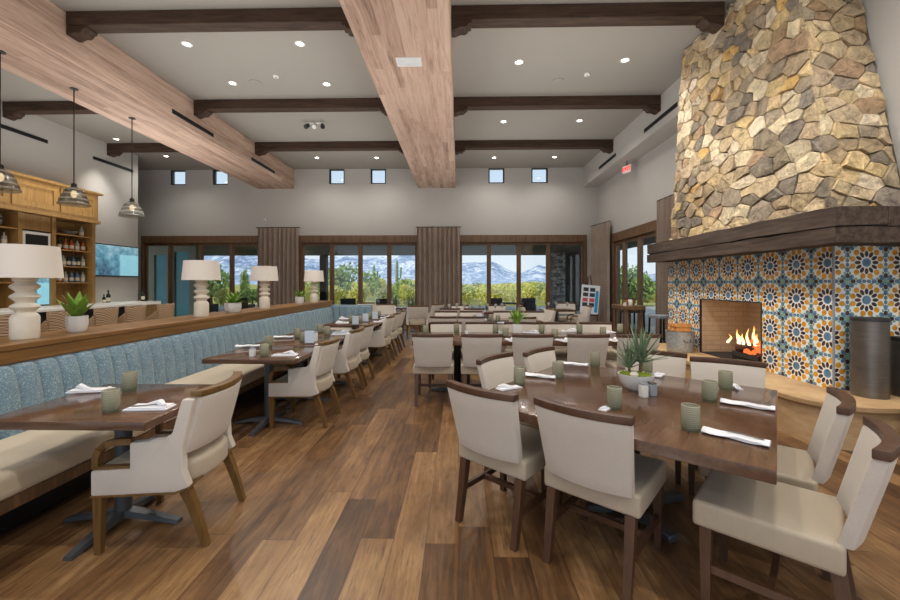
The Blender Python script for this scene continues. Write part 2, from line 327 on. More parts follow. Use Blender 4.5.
# ------------------------------------------------------------------ mesh builder
class MB:
    def __init__(s): s.bm = bmesh.new()
    def _sub(s, geom_fn, mat=None):
        t = bmesh.new(); geom_fn(t)
        if mat is not None: bmesh.ops.transform(t, matrix=mat, verts=t.verts)
        me = bpy.data.meshes.new('tmp'); t.to_mesh(me); t.free(); s.bm.from_mesh(me); bpy.data.meshes.remove(me)
    def box(s, x0, x1, y0, y1, z0, z1, bev=0.0, seg=2, mat=None):
        def f(t):
            bmesh.ops.create_cube(t, size=1.0)
            for v in t.verts:
                v.co = Vector(((x0 + x1) / 2 + v.co.x * (x1 - x0), (y0 + y1) / 2 + v.co.y * (y1 - y0), (z0 + z1) / 2 + v.co.z * (z1 - z0)))
            if bev > 0: bmesh.ops.bevel(t, geom=t.edges[:], offset=bev, segments=seg, profile=0.6, affect='EDGES')
        s._sub(f, mat); return s
    def lathe(s, prof, seg=24, c=(0, 0, 0), cap=True, sx=1.0, sy=1.0):
        def f(t):
            rings = []
            for r, z in prof:
                rings.append([t.verts.new((c[0] + sx * r * math.cos(2 * PI * i / seg), c[1] + sy * r * math.sin(2 * PI * i / seg), c[2] + z)) for i in range(seg)])
            for a, b in zip(rings, rings[1:]):
                for i in range(seg): t.faces.new((a[i], a[(i + 1) % seg], b[(i + 1) % seg], b[i]))
            if cap:
                t.faces.new(rings[0][::-1]); t.faces.new(rings[-1])
        s._sub(f); return s
    def tube(s, pts, rad, seg=8, square=False, roll=0.0):
        pts = [Vector(p) for p in pts]
        rads = rad if isinstance(rad, (list, tuple)) else [rad] * len(pts)
        n = 4 if square else seg
        def f(t):
            rings = []; up = Vector((0, 0, 1))
            for i, p in enumerate(pts):
                d = (pts[min(i + 1, len(pts) - 1)] - pts[max(i - 1, 0)]).normalized()
                ref = Vector((1, 0, 0)) if abs(d.x) < 0.9 else Vector((0, 1, 0))
                if square and abs(d.z) < 0.7: ref = Vector((0, 0, 1))
                a = (ref - d * ref.dot(d)).normalized(); b = d.cross(a)
                ring = []
                for k in range(n):
                    an = 2 * PI * k / n + (PI / 4 if square else 0) + roll
                    rr = rads[i] * (1.41421 if square else 1)
                    ring.append(t.verts.new(p + a * rr * math.cos(an) + b * rr * math.sin(an)))
                rings.append(ring)
            for a, b in zip(rings, rings[1:]):
                for k in range(n): t.faces.new((a[k], a[(k + 1) % n], b[(k + 1) % n], b[k]))
            t.faces.new(rings[0][::-1]); t.faces.new(rings[-1])
        s._sub(f); return s
    def prism(s, poly, axis, a0, a1, bev=0.0, seg=2):
        # poly in the two other axes, extruded along axis from a0 to a1
        def mk(p, a):
            if axis == 'x': return (a, p[0], p[1])
            if axis == 'y': return (p[0], a, p[1])
            return (p[0], p[1], a)
        def f(t):
            lo = [t.verts.new(mk(p, a0)) for p in poly]; hi = [t.verts.new(mk(p, a1)) for p in poly]
            n = len(poly)
            for i in range(n): t.faces.new((lo[i], lo[(i + 1) % n], hi[(i + 1) % n], hi[i]))
            t.faces.new(lo[::-1]); t.faces.new(hi)
            bmesh.ops.recalc_face_normals(t, faces=t.faces)
            if bev > 0:
                es = [e for e in t.edges if len(e.link_faces) == 2 and e.calc_face_angle(0) > 0.6]
                bmesh.ops.bevel(t, geom=es, offset=bev, segments=seg, profile=0.6, affect='EDGES')
        s._sub(f); return s
    def slab(s, wfun, zs, yfun, sag, thick, nx=10, bev=0.012, puff=0.0):
        # an upright panel, bowed in plan: half width wfun(z), centre line yfun(z) + sag * s^2
        def f(t):
            F_, B_ = [], []
            nz = len(zs)
            for j, z in enumerate(zs):
                fr, bk = [], []
                for i in range(nx + 1):
                    q = -1 + 2 * i / nx; x = q * wfun(z); y = yfun(z) + sag * q * q
                    v = (z - zs[0]) / (zs[-1] - zs[0])
                    pf = puff * (1 - q ** 4) * (1 - (2 * v - 1) ** 4)
                    fr.append(t.verts.new((x, y + thick / 2 + pf, z))); bk.append(t.verts.new((x, y - thick / 2 - pf * 0.3, z)))
                F_.append(fr); B_.append(bk)
            for j in range(nz - 1):
                for i in range(nx):
                    t.faces.new((F_[j][i + 1], F_[j][i], F_[j + 1][i], F_[j + 1][i + 1]))
                    t.faces.new((B_[j][i], B_[j][i + 1], B_[j + 1][i + 1], B_[j + 1][i]))
                t.faces.new((F_[j][0], B_[j][0], B_[j + 1][0], F_[j + 1][0]))
                t.faces.new((B_[j][nx], F_[j][nx], F_[j + 1][nx], B_[j + 1][nx]))
            for i in range(nx):
                t.faces.new((F_[0][i], F_[0][i + 1], B_[0][i + 1], B_[0][i]))
                t.faces.new((F_[-1][i + 1], F_[-1][i], B_[-1][i], B_[-1][i + 1]))
            bmesh.ops.recalc_face_normals(t, faces=t.faces)
            if bev > 0:
                es = [e for e in t.edges if e.calc_face_angle(0) > 1.0]
                bmesh.ops.bevel(t, geom=es, offset=bev, segments=2, profile=0.6, affect='EDGES')
        s._sub(f); return s
    def build(s, name, mat, parent=None, smooth=True, loc=None):
        me = bpy.data.meshes.new(name); s.bm.to_mesh(me); s.bm.free()
        me.materials.append(M[mat] if isinstance(mat, str) else mat)
        if smooth and len(me.polygons):
            me.polygons.foreach_set('use_smooth', [True] * len(me.polygons))
            me.set_sharp_from_angle(angle=math.radians(38))
        me.update()
        o = bpy.data.objects.new(name, me); COL.objects.link(o)
        if parent is not None: o.parent = parent
        if loc is not None: o.location = loc
        return o

def tag(o, label, cat, group=None):
    o['label'] = label; o['category'] = cat
    if group: o['group'] = group
    return o
def thing(name, label, cat, loc=(0, 0, 0), rz=0.0, group=None):
    o = bpy.data.objects.new(name, None); COL.objects.link(o); o.empty_display_size = 0.1
    o.location = loc; o.rotation_euler = (0, 0, rz)
    return tag(o, label, cat, group)
def struct(o, label=None, cat=None):
    o['kind'] = 'structure'
    if label: o['label'] = label
    if cat: o['category'] = cat
    return o
def dup(root, loc, rz, label, group=None, cat=None, scale=None):
    kids = [c for c in bpy.data.objects if c.parent == root]
    r = root.copy(); COL.objects.link(r); r.location = loc; r.rotation_euler = (0, 0, rz)
    if scale: r.scale = scale
    r['label'] = label
    if group: r['group'] = group
    elif 'group' in r: del r['group']
    if cat: r['category'] = cat
    for ch in kids:
        sub = [g for g in bpy.data.objects if g.parent == ch]
        c = ch.copy(); COL.objects.link(c); c.parent = r
        for g in sub:
            d = g.copy(); COL.objects.link(d); d.parent = c
    return r
class Proto:
    """first use moves the original, later uses copy it"""
    def __init__(s, root): s.root = root; s.used = False
    def put(s, loc, rz, label, group=None, cat=None, scale=None):
        if not s.used:
            s.used = True; r = s.root; r.location = loc; r.rotation_euler = (0, 0, rz); r['label'] = label
            if scale: r.scale = scale
            if group: r['group'] = group
            if cat: r['category'] = cat
            return r
        return dup(s.root, loc, rz, label, group, cat, scale)

# ------------------------------------------------------------------ room shell
YB = 14.0            # back wall
ZC = 5.52            # ceiling
XR, XRN, XL = 4.84, 4.58, -10.12
Y0 = -4.0
def holes_wall(name, along, plane0, plane1, a0, a1, z0, z1, holes, mat):
    """wall slab along x or y with rectangular openings (a0,a1,z0,z1)"""
    m = MB()
    As = sorted({a0, a1} | {h[0] for h in holes} | {h[1] for h in holes}); Zs = sorted({z0, z1} | {h[2] for h in holes} | {h[3] for h in holes})
    for i in range(len(As) - 1):
        run = None
        for j in range(len(Zs) - 1):
            ca, cz = (As[i] + As[i + 1]) / 2, (Zs[j] + Zs[j + 1]) / 2
            solid = not any(h[0] < ca < h[1] and h[2] < cz < h[3] for h in holes)
            if solid:
                run = [Zs[j], Zs[j + 1]] if run is None else [run[0], Zs[j + 1]]
            if (not solid or j == len(Zs) - 2) and run:
                if along == 'x': m.box(As[i], As[i + 1], plane0, plane1, run[0], run[1])
                else: m.box(plane0, plane1, As[i], As[i + 1], run[0], run[1])
                run = None
    return struct(m.build(name, mat, smooth=False))

struct(MB().box(-14, 7, Y0, YB + 0.25, -0.12, 0.0).build('floor', 'floor', smooth=False))
struct(MB().box(-14, 7, Y0, YB + 0.25, ZC, ZC + 0.2).build('ceiling', 'ceiling', smooth=False))
DT = 3.18
OPEN = [(-11.3, -6.5), (-5.65, -0.85), (-0.55, 4.45)]
CLER = []
for a, b in ((170, 185.5), (212.5, 228), (329, 344.5), (370.5, 386), (488.5, 504.5), (531.5, 548)):
    CLER.append((at_y(a, 180, YB).x, at_y(b, 180, YB).x, at_y(0, 186, YB).z, at_y(0, 170, YB).z))
holes_wall('wall_back', 'x', YB, YB + 0.25, -13.0, 5.2, 0, ZC, [(a, b, 0.0, DT) for a, b in OPEN] + CLER, 'wall')
holes_wall('wall_right', 'y', XR, XR + 0.25, 7.34, YB, 0, ZC, [(9.66, 12.75, 0.0, 3.05)], 'wall')
struct(MB().box(XRN, XR + 0.25, Y0, 7.339, 0, ZC).build('wall_right_front', 'wall', smooth=False))
struct(MB().box(XL - 0.25, XL, Y0, 12.4, 0, ZC).build('wall_left', 'wall', smooth=False))
struct(MB().box(-13.0, XL - 0.25, 12.15, 12.4, 0, ZC).box(-13.0, -12.75, 12.4, YB, 0, ZC).build('wall_left_return', 'wall', smooth=False))
struct(MB().box(4.32, XR, 7.34, YB, 4.83, ZC).build('trim_1', 'wall', smooth=False), 'grey plaster soffit running along the top of the fireplace wall', 'soffit')

# pale timber girders running away from the camera
def girder(x0, x1, label):
    b = MB().box(x0, x1, Y0, YB - 0.002, 4.83, ZC - 0.001, 0.012, 1).build('ceiling_beam', 'pale_beam')
    struct(b, label, 'beam')
girder(at_y(258, 189, YB).x, at_y(294, 189, YB).x, 'wide pale timber ceiling beam above the bar side of the room')
girder(at_y(418.3, 188, YB).x, at_y(455.7, 188, YB).x, 'wide pale timber ceiling beam over the middle of the room')
XG1, XG2, XG3, XG4 = at_y(258, 189, YB).x, at_y(294, 189, YB).x, at_y(418.3, 188, YB).x, at_y(455.7, 188, YB).x
# dark cross beams with carved brackets at their ends
def corbel(m, x, y0, y1, s):
    z = ZC - 0.21
    prof = [(0, 0), (0, -0.13), (0.05, -0.14), (0.10, -0.115), (0.14, -0.10), (0.19, -0.105), (0.235, -0.085), (0.25, -0.05), (0.29, -0.045), (0.30, 0)]
    m.prism([(x + s * a, z + b) for a, b in prof], 'y', y0 + 0.01, y1 - 0.01, 0.004, 1)
where = {0: 'closest to the camera', 1: 'in the middle row', 2: 'nearest the window wall'}
for k, yb in enumerate((5.79, 8.64, 11.27)):
    for (a, b, nm) in ((XL, XG1, 'over the bar'), (XG2, XG3, 'between the two pale beams'), (XG4, (3.80 if k == 0 else 4.32), 'on the fireplace side')):
        m = MB().box(a, b, yb, yb + 0.22, ZC - 0.21, ZC - 0.001, 0.01, 1)
        o = struct(m.build('ceiling_beam', 'dark_beam'), f'dark brown cross beam {nm}, {where[k]}', 'beam')
        for (x, s) in ((a, 1), (b, -1)):
            if a == XL and s == -1: continue
            c = MB(); corbel(c, x, yb, yb + 0.22, s); c.build('bracket', 'dark_beam', o)

# glazed door walls
def door_set(n, x0, x1, mull, y=YB + 0.06):
    e = bpy.data.objects.new(f'door_{n}', None); COL.objects.link(e); struct(e)
    m = MB()
    m.box(x0 + .002, x1 - .002, y - 0.09, y + 0.12, 2.92, DT - 0.002, 0.008, 1)
    m.box(x0 + .002, x0 + 0.1, y - 0.09, y + 0.12, 0, 2.92, 0.008, 1); m.box(x1 - 0.1, x1 - .002, y - 0.09, y + 0.12, 0, 2.92, 0.008, 1)
    m.build('frame', 'frame_wood', e)
    xs = [x0 + 0.1] + mull + [x1 - 0.1]
    for a, b in zip(xs, xs[1:]):
        s = MB(); w = 0.075
        s.box(a, a + w, y - 0.03, y + 0.05, 0.0, 2.919, 0.006, 1).box(b - w, b, y - 0.03, y + 0.05, 0.0, 2.919, 0.006, 1)
        s.box(a + w, b - w, y - 0.03, y + 0.05, 0.0, 0.22).box(a + w, b - w, y - 0.03, y + 0.05, 2.83, 2.919)
        so = s.build('sash', 'frame_wood', e)
        MB().box(a + w, b - w, y + 0.005, y + 0.015, 0.22, 2.83).build('pane', 'pane_glass', so, smooth=False)
fx = lambda px: at_y(px, 260, YB).x
door_set(1, OPEN[0][0], OPEN[0][1], [fx(169.5), fx(200), fx(231)])
door_set(2, OPEN[1][0], OPEN[1][1], [fx(331.5), fx(360), fx(389), fx(417)])
door_set(3, OPEN[2][0], OPEN[2][1], [fx(460), fx(489), fx(519), fx(548.5)])
# side door wall
e = bpy.data.objects.new('door_4', None); COL.objects.link(e); struct(e)
xs0, xs1 = XR + 0.03, XR + 0.2
MB().box(xs0 - 0.06, xs1, 9.662, 12.748, 2.78, 3.048, 0.008, 1).box(xs0 - 0.06, xs1, 9.662, 9.9, 0, 2.78, 0.008, 1).box(xs0 - 0.06, xs1, 12.6, 12.748, 0, 2.78, 0.008, 1).build('frame', 'frame_wood', e)
ys = [9.9, 10.95, 11.95, 12.6]
for a, b in zip(ys, ys[1:]):
    w = 0.09; s = MB()
    s.box(xs0, xs0 + .09, a, a + w, 0, 2.779, .006, 1).box(xs0, xs0 + .09, b - w, b, 0, 2.779, .006, 1).box(xs0, xs0 + .09, a + w, b - w, 0, 0.22).box(xs0, xs0 + .09, a + w, b - w, 2.68, 2.779)
    so = s.build('sash', 'frame_wood', e)
    MB().box(xs0 + .04, xs0 + .05, a + w, b - w, 0.22, 2.68).build('pane', 'pane_glass', so, smooth=False)
# clerestory windows
for i, (a, b, c, d) in enumerate(CLER):
    m = MB(); y = YB + 0.05; w = 0.045
    m.box(a, a + w, y, y + .08, c, d).box(b - w, b, y, y + .08, c, d).box(a + w, b - w, y, y + .08, c, c + w).box(a + w, b - w, y, y + .08, d - w, d)
    o = struct(m.build(f'window_{i + 1}', 'black_metal', smooth=False))
    MB().box(a + w, b - w, y + .03, y + .04, c + w, d - w).build('pane', 'pane_glass', o, smooth=False)

# curtains
def curtain(p0, p1, ztop, label, pl=9, group='curtains'):
    p0, p1 = Vector(p0), Vector(p1); d = p1 - p0; L = d.length; n = Vector((-d.y, d.x)).normalized()
    N, K = pl * 10, 8
    m = MB()
    def f(t):
        rows = []
        for j in range(K + 1):
            v = j / K; z = 0.02 + (ztop - 0.02) * v; row = []
            for i in range(N + 1):
                u = i / N; amp = 0.072 * (1 - 0.3 * v)
                o = amp * math.sin(u * pl * 2 * PI + 0.7 * math.sin(9 * u)) + 0.015 * math.sin(u * 23 + 2 * v)
                q = p0 + d * (0.5 + (u - 0.5) * (1 - 0.03 * v)) + n * o
                row.append(t.verts.new((q.x, q.y, z)))
            rows.append(row)
        for a, b in zip(rows, rows[1:]):
            for i in range(N): t.faces.new((a[i], a[i + 1], b[i + 1], b[i]))
    m._sub(f)
    r = thing('curtain', label, 'curtain', (0, 0, 0), 0, group)
    o = m.build('drape', 'curtain', r)
    q0, q1 = p0 - d * 0.02, p1 + d * 0.02
    MB().tube([(q0.x, q0.y, ztop + 0.015), (q1.x, q1.y, ztop + 0.015)], 0.016, 6).build('curtain_rail', 'black_metal', r)
YC = YB - 0.13
curtain((at_y(257, 0, YC).x, YC), (at_y(299, 0, YC).x, YC), 3.43, 'tall brown pleated curtain behind the table lamps at the window wall')
curtain((at_y(416.5, 0, YC).x, YC), (at_y(460.5, 0, YC).x, YC), 3.43, 'tall brown pleated curtain on the pier between the two mountain-view windows')
curtain((4.52, 13.8), (XR - 0.12, 12.62), 3.43, 'brown pleated curtain in the far corner behind the easel', 7)
curtain((XR - 0.12, 9.62), (XR - 0.12, 8.75), 3.43, 'brown pleated curtain beside the tiled fireplace', 7)

# slot diffusers, beam vent, exit sign
def slot(x, y0, y1, z, s, label):
    r = thing('slot_diffuser', label, 'air vent', (0, 0, 0), 0, 'linear slot diffusers')
    MB().box(min(x, x + s * .012), max(x, x + s * .012), y0, y1, z - 0.035, z + 0.035).build('slot_grille', 'black', r, smooth=False)
    MB().box(min(x, x + s * .016), max(x, x + s * .016), y0 - .01, y1 + .01, z + 0.035, z + 0.043).box(min(x, x + s * .016), max(x, x + s * .016), y0 - .01, y1 + .01, z - 0.043, z - .035).build('slot_frame', 'iron', r, smooth=False)
slot(XG2 + .001, 7.99, 9.35, 4.99, 1, 'black slot diffuser on the pale beam over the bar, the longer one')
slot(XG2 + .001, 11.1, 12.5, 4.99, 1, 'black slot diffuser on the pale beam, the one by the window wall')
slot(4.319, 8.0, 9.4, 5.03, -1, 'black slot diffuser on the plaster soffit beside the stone chimney')
slot(4.319, 11.1, 12.4, 5.03, -1, 'black slot diffuser on the plaster soffit above the exit sign')
slot(XL + .001, 8.0, 9.62, 4.97, 1, 'black slot diffuser high on the bar wall above the cabinet')
slot(XL + .001, 10.85, 12.2, 4.97, 1, 'black slot diffuser high on the bar wall above the television')
vp = at_z(409, 61.5, 4.83)
r = thing('ceiling_vent', 'white rectangular vent under the middle pale ceiling beam', 'air vent', (vp.x, vp.y, 4.829))
MB().box(-.19, .19, -.12, .12, -.012, 0).build('vent_frame', 'white_ceramic', r, smooth=False)
m = MB()
for k in range(7): m.box(-.17, .17, -.1 + k * .03, -.085 + k * .03, -.018, -.011)
m.build('louvre', 'poster_white', r, smooth=False)

def text_mesh(body, size, depth):
    cu = bpy.data.curves.new('t', 'FONT'); cu.body = body; cu.size = size; cu.extrude = depth; cu.align_x = 'CENTER'; cu.align_y = 'CENTER'
    o = bpy.data.objects.new('t', cu); COL.objects.link(o)
    dg = bpy.context.evaluated_depsgraph_get(); me = bpy.data.meshes.new_from_object(o.evaluated_get(dg))
    bpy.data.objects.remove(o); return me
ex = at_y(627, 169, 11.0)
r = thing('exit_sign', 'small red lit EXIT sign hanging under the plaster soffit', 'sign', (min(ex.x, 4.6), 11.0, 4.50), -1.2)
MB().box(-.15, .15, -.02, .02, 0, .2, .005, 1).build('housing', 'white_ceramic', r)
MB().tube([(0, 0, .2), (0, 0, .329)], .01, 6).build('sign_stem', 'iron', r)
me = text_mesh('EXIT', 0.15, 0.004); me.materials.append(M['exit_red'])
o = bpy.data.objects.new('lettering', me); COL.objects.link(o); o.parent = r; o.location = (0, -.026, .1); o.rotation_euler = (PI / 2, 0, 0)

# downlights
def add_spot(loc, e, size=150, rad=0.06, col=(1.0, 0.95, 0.88)):
    l = bpy.data.lights.new('downlight_or_fill', 'SPOT'); l.energy = e; l.spot_size = math.radians(size); l.spot_blend = 0.8; l.shadow_soft_size = rad; l.color = col
    o = bpy.data.objects.new('downlight_or_fill', l); COL.objects.link(o); o.location = loc; return o
root = thing('downlight', 'x', 'ceiling light')
MB().lathe([(.085, -.008), (.085, 0), (.055, 0), (.055, -.008), (.085, -.008)], 20, cap=False).build('trim_ring', 'white_ceramic', root)
MB().lathe([(.0545, -.004), (.0545, 0.0)], 20).build('lens', 'lamp_glow', root)
DL = Proto(root)
spots = [(519, 62, 'fireplace side bay, left of a pair'), (625, 60, 'fireplace side bay, closest to the stone chimney'), (503.5, 121.5, 'second fireplace bay, next to the pale beam'), (579.5, 120.5, 'second fireplace bay, next to the soffit'),
         (494, 157.5, 'last bay, just beyond the pale beam'), (554.5, 157, 'last bay, above the small square window by the soffit'), (187, 44, 'middle bay, closest to the bar-side beam'), (300, 43.5, 'middle bay, in front of its row'),
         (232.6, 83, 'middle bay, bar end of the second row'), (326.7, 84, 'middle bay, middle of the second row'), (317, 157.6, 'last middle bay, bar end'), (376.6, 157.6, 'last middle bay, beside the pale beam'), (166, 156, 'over the bar end by the window wall')]
for px, py, w in spots:
    p = at_z(px, py, ZC - .001)
    DL.put((p.x, p.y, ZC - .001), 0, f'round recessed downlight, {w}', 'recessed ceiling downlights')
    add_spot((p.x, p.y, ZC - 0.05), 70 if py > 150 else 120)
# added unseen ceiling spots overhead and behind the camera, for even brightness
for x in (-7.5, -3.5, 0.8, 3.0):
    for y in (-2.6, 1.0, 3.4):
        add_spot((x, y, ZC - 0.05), 150)
# added upward fill lamps without fixtures, brightening the ceiling
for x, y, e in ((-7.6, 3.0, 70), (-7.6, 9.0, 70), (-3.3, 1.5, 60), (-3.3, 6.5, 60), (-3.3, 11.0, 45), (1.6, 1.5, 60), (1.6, 6.5, 60), (1.6, 11.0, 45)):
    l = bpy.data.lights.new('ceiling_fill', 'AREA'); l.shape = 'RECTANGLE'; l.size = 3; l.size_y = 3; l.energy = e; l.color = (1, .98, .95)
    o = bpy.data.objects.new('ceiling_fill', l); COL.objects.link(o); o.location = (x, y, 2.9); o.rotation_euler = (PI, 0, 0)
p = at_z(558, 81, ZC - .001)
r = thing('ceiling_speaker', 'flat round speaker cover in the ceiling near the stone chimney', 'speaker', (p.x, p.y, ZC - .001))
MB().lathe([(.115, -.012), (.12, 0)], 24).build('grille', 'ceiling', r)

for px, py, l in ((276, 76, 'small white smoke detector in the middle ceiling bay, before the second cross beam'), (587, 74, 'small white smoke detector in the fireplace side ceiling bay')):
    p = at_z(px, py, ZC - .001); r = thing('smoke_detector', l, 'smoke detector', (p.x, p.y, ZC - .001))
    MB().lathe([(.03, -.035), (.05, -.03), (.055, 0)], 18).build('detector_body', 'white_ceramic', r); MB().lathe([(.012, -.04), (.02, -.034)], 10).build('sensor', 'iron', r)
p = at_z(255.5, 82.5, ZC - .001)
r = thing('ceiling_speaker', 'flat round speaker cover in the middle ceiling bay between downlights', 'speaker', (p.x, p.y, ZC - .001))
MB().lathe([(.115, -.012), (.12, 0)], 24).build('grille', 'ceiling', r)
p = at_z(315.5, 122.5, ZC - .001)
r = thing('track_spotlight', 'small cluster of three dark spot heads on the ceiling of the middle bay', 'ceiling light', (p.x, p.y, ZC - .001))
MB().box(-.22, .22, -.03, .03, -.03, 0, .004, 1).build('mounting_plate', 'white_ceramic', r)
for x in (-.18, 0, .18): MB().tube([(x, 0, -.03), (x, -.02, -.08), (x * 1.2, -.10, -.15)], [.02, .05, .055], 12).build('spot_head', 'black_metal' if x else 'white_ceramic', r)
p = at_y(265, 220.5, YB - .001)
r = thing('wall_sensor', 'tiny white sensor on the wall above the curtain behind the lamps', 'sensor', (p.x, YB - .002, p.z))
MB().box(-.03, .03, -.03, 0, -.06, .06, .006, 1).build('sensor_case', 'white_ceramic', r); MB().box(-.02, .02, -.032, -.0301, -.045, -.01).build('lens', 'iron', r)
# ------------------------------------------------------------------ banquette and partition
PB0, PB1 = 0.9, 9.75
o = struct(MB().box(-3.55, -3.125, PB0, PB1, 0, .932).build('wall_partition', 'wall', smooth=False))
o2 = MB().box(-3.6, -3.09, PB0 - .02, PB1 + .02, 1.025, 1.067, 0.006, 1).box(-3.57, -3.105, PB0, PB1, 0.933, 1.025, 0.004, 1).build('ledge', 'ledge_wood', o)
bq = thing('banquette', 'long banquette with channelled blue backrest and cream seat along the wooden ledge', 'banquette')
m = MB()
def chan(t):
    n = int((PB1 - 0.15 - PB0) / 0.15); S = 6
    prof = [(-3.115, .36), (-2.985, .40), (-2.985, .50), (-3.0, .70), (-3.03, .86), (-3.055, .915), (-3.085, .93), (-3.115, .925)]
    rows = []
    for i in range(n * S + 1):
        y = PB0 + i * 0.15 / S; ph = (i % S) / S; bul = 0.028 * math.sqrt(max(0, 1 - (2 * ph - 1) ** 2)) - 0.028
        rows.append([t.verts.new((x + (bul if 0 < j < 7 else 0), y, z + (bul * .5 if j >= 4 else 0))) for j, (x, z) in enumerate(prof)])
    for a, b in zip(rows, rows[1:]):
        for j in range(len(prof) - 1): t.faces.new((a[j], a[j + 1], b[j + 1], b[j]))
    bmesh.ops.recalc_face_normals(t, faces=t.faces)
m._sub(chan); m.build('backrest', 'blue_fabric', bq)
yy = PB0
while yy < 9.3:
    MB().box(-3.0, -2.4, yy + .001, min(yy + 2.2, 9.5) - .001, .335, .475, 0.04, 4).build('seat_cushion', 'bench_vinyl', bq); yy += 2.2
MB().box(-3.1, -2.42, PB0, 9.5, .26, .334, .004, 1).build('base_rail', 'frame_wood', bq)
MB().box(-3.1, -2.74, PB0, 9.5, 0, .26).build('plinth', 'black', bq, smooth=False)
m = MB()
for i in range(6):
    m.box(-3.0 + i * .15, -2.852 + i * .15, 9.5, 9.62, .36, .95, .03, 3)
m.build('return_backrest', 'blue_fabric', bq)
MB().box(-3.1, -2.1, 9.62, 9.7, 0, .97, .01, 1).build('return_panel', 'blue_fabric', bq)

# ------------------------------------------------------------------ chairs
def legs_tube(m, x, y0, y1, z0, r0, r1): m.tube([(x, y1, 0), (x, (y0 * .7 + y1 * .3), z0 * .55), (x, y0, z0)], [r1, r0 * .95, r0], square=True)
def make_side_chair():
    r = thing('side_chair', 'x', 'chair')
    MB().box(-.25, .25, -.235, .275, .375, .49, .02, 3).build('seat', 'seat_vinyl', r)
    yf = lambda z: -.272 - .095 * max(0, (z - .48)) / .38
    wf = lambda z: .222 + .022 * (z - .48) / .38
    b = MB().slab(wf, [.475, .55, .65, .75, .85], yf, .042, .05, 12, .012, .006).build('backrest', 'cream_fabric', r)
    MB().slab(lambda z: .25, [.849, .887], lambda z: -.367, .044, .05, 12, .005).build('top_rail', 'walnut', r)
    for s in (-1, 1):
        MB().tube([(s * .215, .225, 0), (s * .215, .225, .376)], [.017, .023], square=True).build('leg', 'walnut', r)
        MB().tube([(s * .205, -.275, 0), (s * .205, -.235, .22), (s * .205, -.212, .376)], [.018, .022, .024], square=True).build('leg', 'walnut', r)
        MB().box(s * .215 - .011, s * .215 + .011, -.235, .21, .17, .205).build('stretcher', 'walnut', r)
    MB().box(-.205, .205, -.02, .005, .172, .202).build('stretcher', 'walnut', r)
    return Proto(r)
def make_arm_chair():
    r = thing('armchair', 'x', 'chair')
    # seat with a bowed rear edge
    poly = [(-.235, .28), (.235, .28), (.235, -.12), (.20, -.20), (.12, -.245), (0, -.26), (-.12, -.245), (-.20, -.20), (-.235, -.12)]
    MB().prism(poly, 'z', .345, .475, .03, 3).build('seat', 'seat_vinyl', r)
    sh = MB()
    yf = lambda z: -.225 - .085 * (z - .53) / .32
    sh.slab(lambda z: .262 - .012 * (z - .53) / .32, [.53, .61, .69, .77, .85], yf, .06, .06, 12, .014, .006)
    sh.build('backrest', 'cream_fabric', r)
    MB().slab(lambda z: .262, [.851, .885], lambda z: -.310, .065, .06, 12, .007).build('top_rail', 'honey_wood', r)
    for s in (-1, 1):
        side = [(.285, .33), (.285, .468), (.085, .472), (.085, .615), (-.09, .63), (-.135, .66), (-.185, .845), (-.25, .845), (-.19, .58), (-.195, .44), (-.225, .36), (-.15, .335)]
        MB().prism([(y, z) for y, z in side], 'x', s * .265 - .028, s * .265 + .028, .012, 2).build('side_panel', 'cream_fabric', r)
        arm = MB()
        pts = [(s * .265, .272, .472), (s * .265, .272, .53), (s * .265, .255, .575), (s * .265, .22, .605), (s * .265, .17, .617), (s * .265, .085, .617)]
        arm.tube(pts, .017, square=True); arm.box(s * .265 - .017, s * .265 + .017, .087, .28, .468, .486)
        arm.build('armrest', 'honey_wood', r)
        MB().tube([(s * .262, .262, 0), (s * .26, .258, .332)], [.016, .024], square=True).build('leg', 'honey_wood', r)
        MB().tube([(s * .235, -.29, 0), (s * .235, -.25, .14), (s * .235, -.21, .26), (s * .235, -.17, .345)], [.017, .020, .023, .026], square=True).build('leg', 'honey_wood', r)
    MB().prism([(y, z) for y, z in [(.286, .322), (.286, .333), (-.15, .338), (-.226, .362), (-.226, .350), (-.15, .326)]], 'x', -.294, .294).build('seat_rail', 'honey_wood', r)
    return Proto(r)
SIDE, ARM = make_side_chair(), make_arm_chair()

# armchairs facing the banquette (they face -X: local +Y -> -X is a +90 degree turn)
gA = 'armchairs along the banquette tables'
rowA = [(-1.748, 2.45, 'closest cream armchair, at the first banquette table by the camera'),
        (-1.66, 4.335, 'second cream armchair, at the near end of the joined banquette tables'),
        (-1.63, 5.38, 'third cream armchair from the camera along the banquette tables'),
        (-1.63, 6.02, 'fourth cream armchair from the camera, last at the joined tables'),
        (-1.55, 7.53, 'fifth cream armchair from the camera, first at the rear banquette tables'),
        (-1.55, 8.34, 'sixth cream armchair from the camera, at the rear banquette tables'),
        (-1.55, 9.08, 'seventh cream armchair from the camera, last along the banquette')]
for x, y, l in rowA: ARM.put((x, y, 0), PI / 2 + (.10 if y < 3 else 0), l, gA)

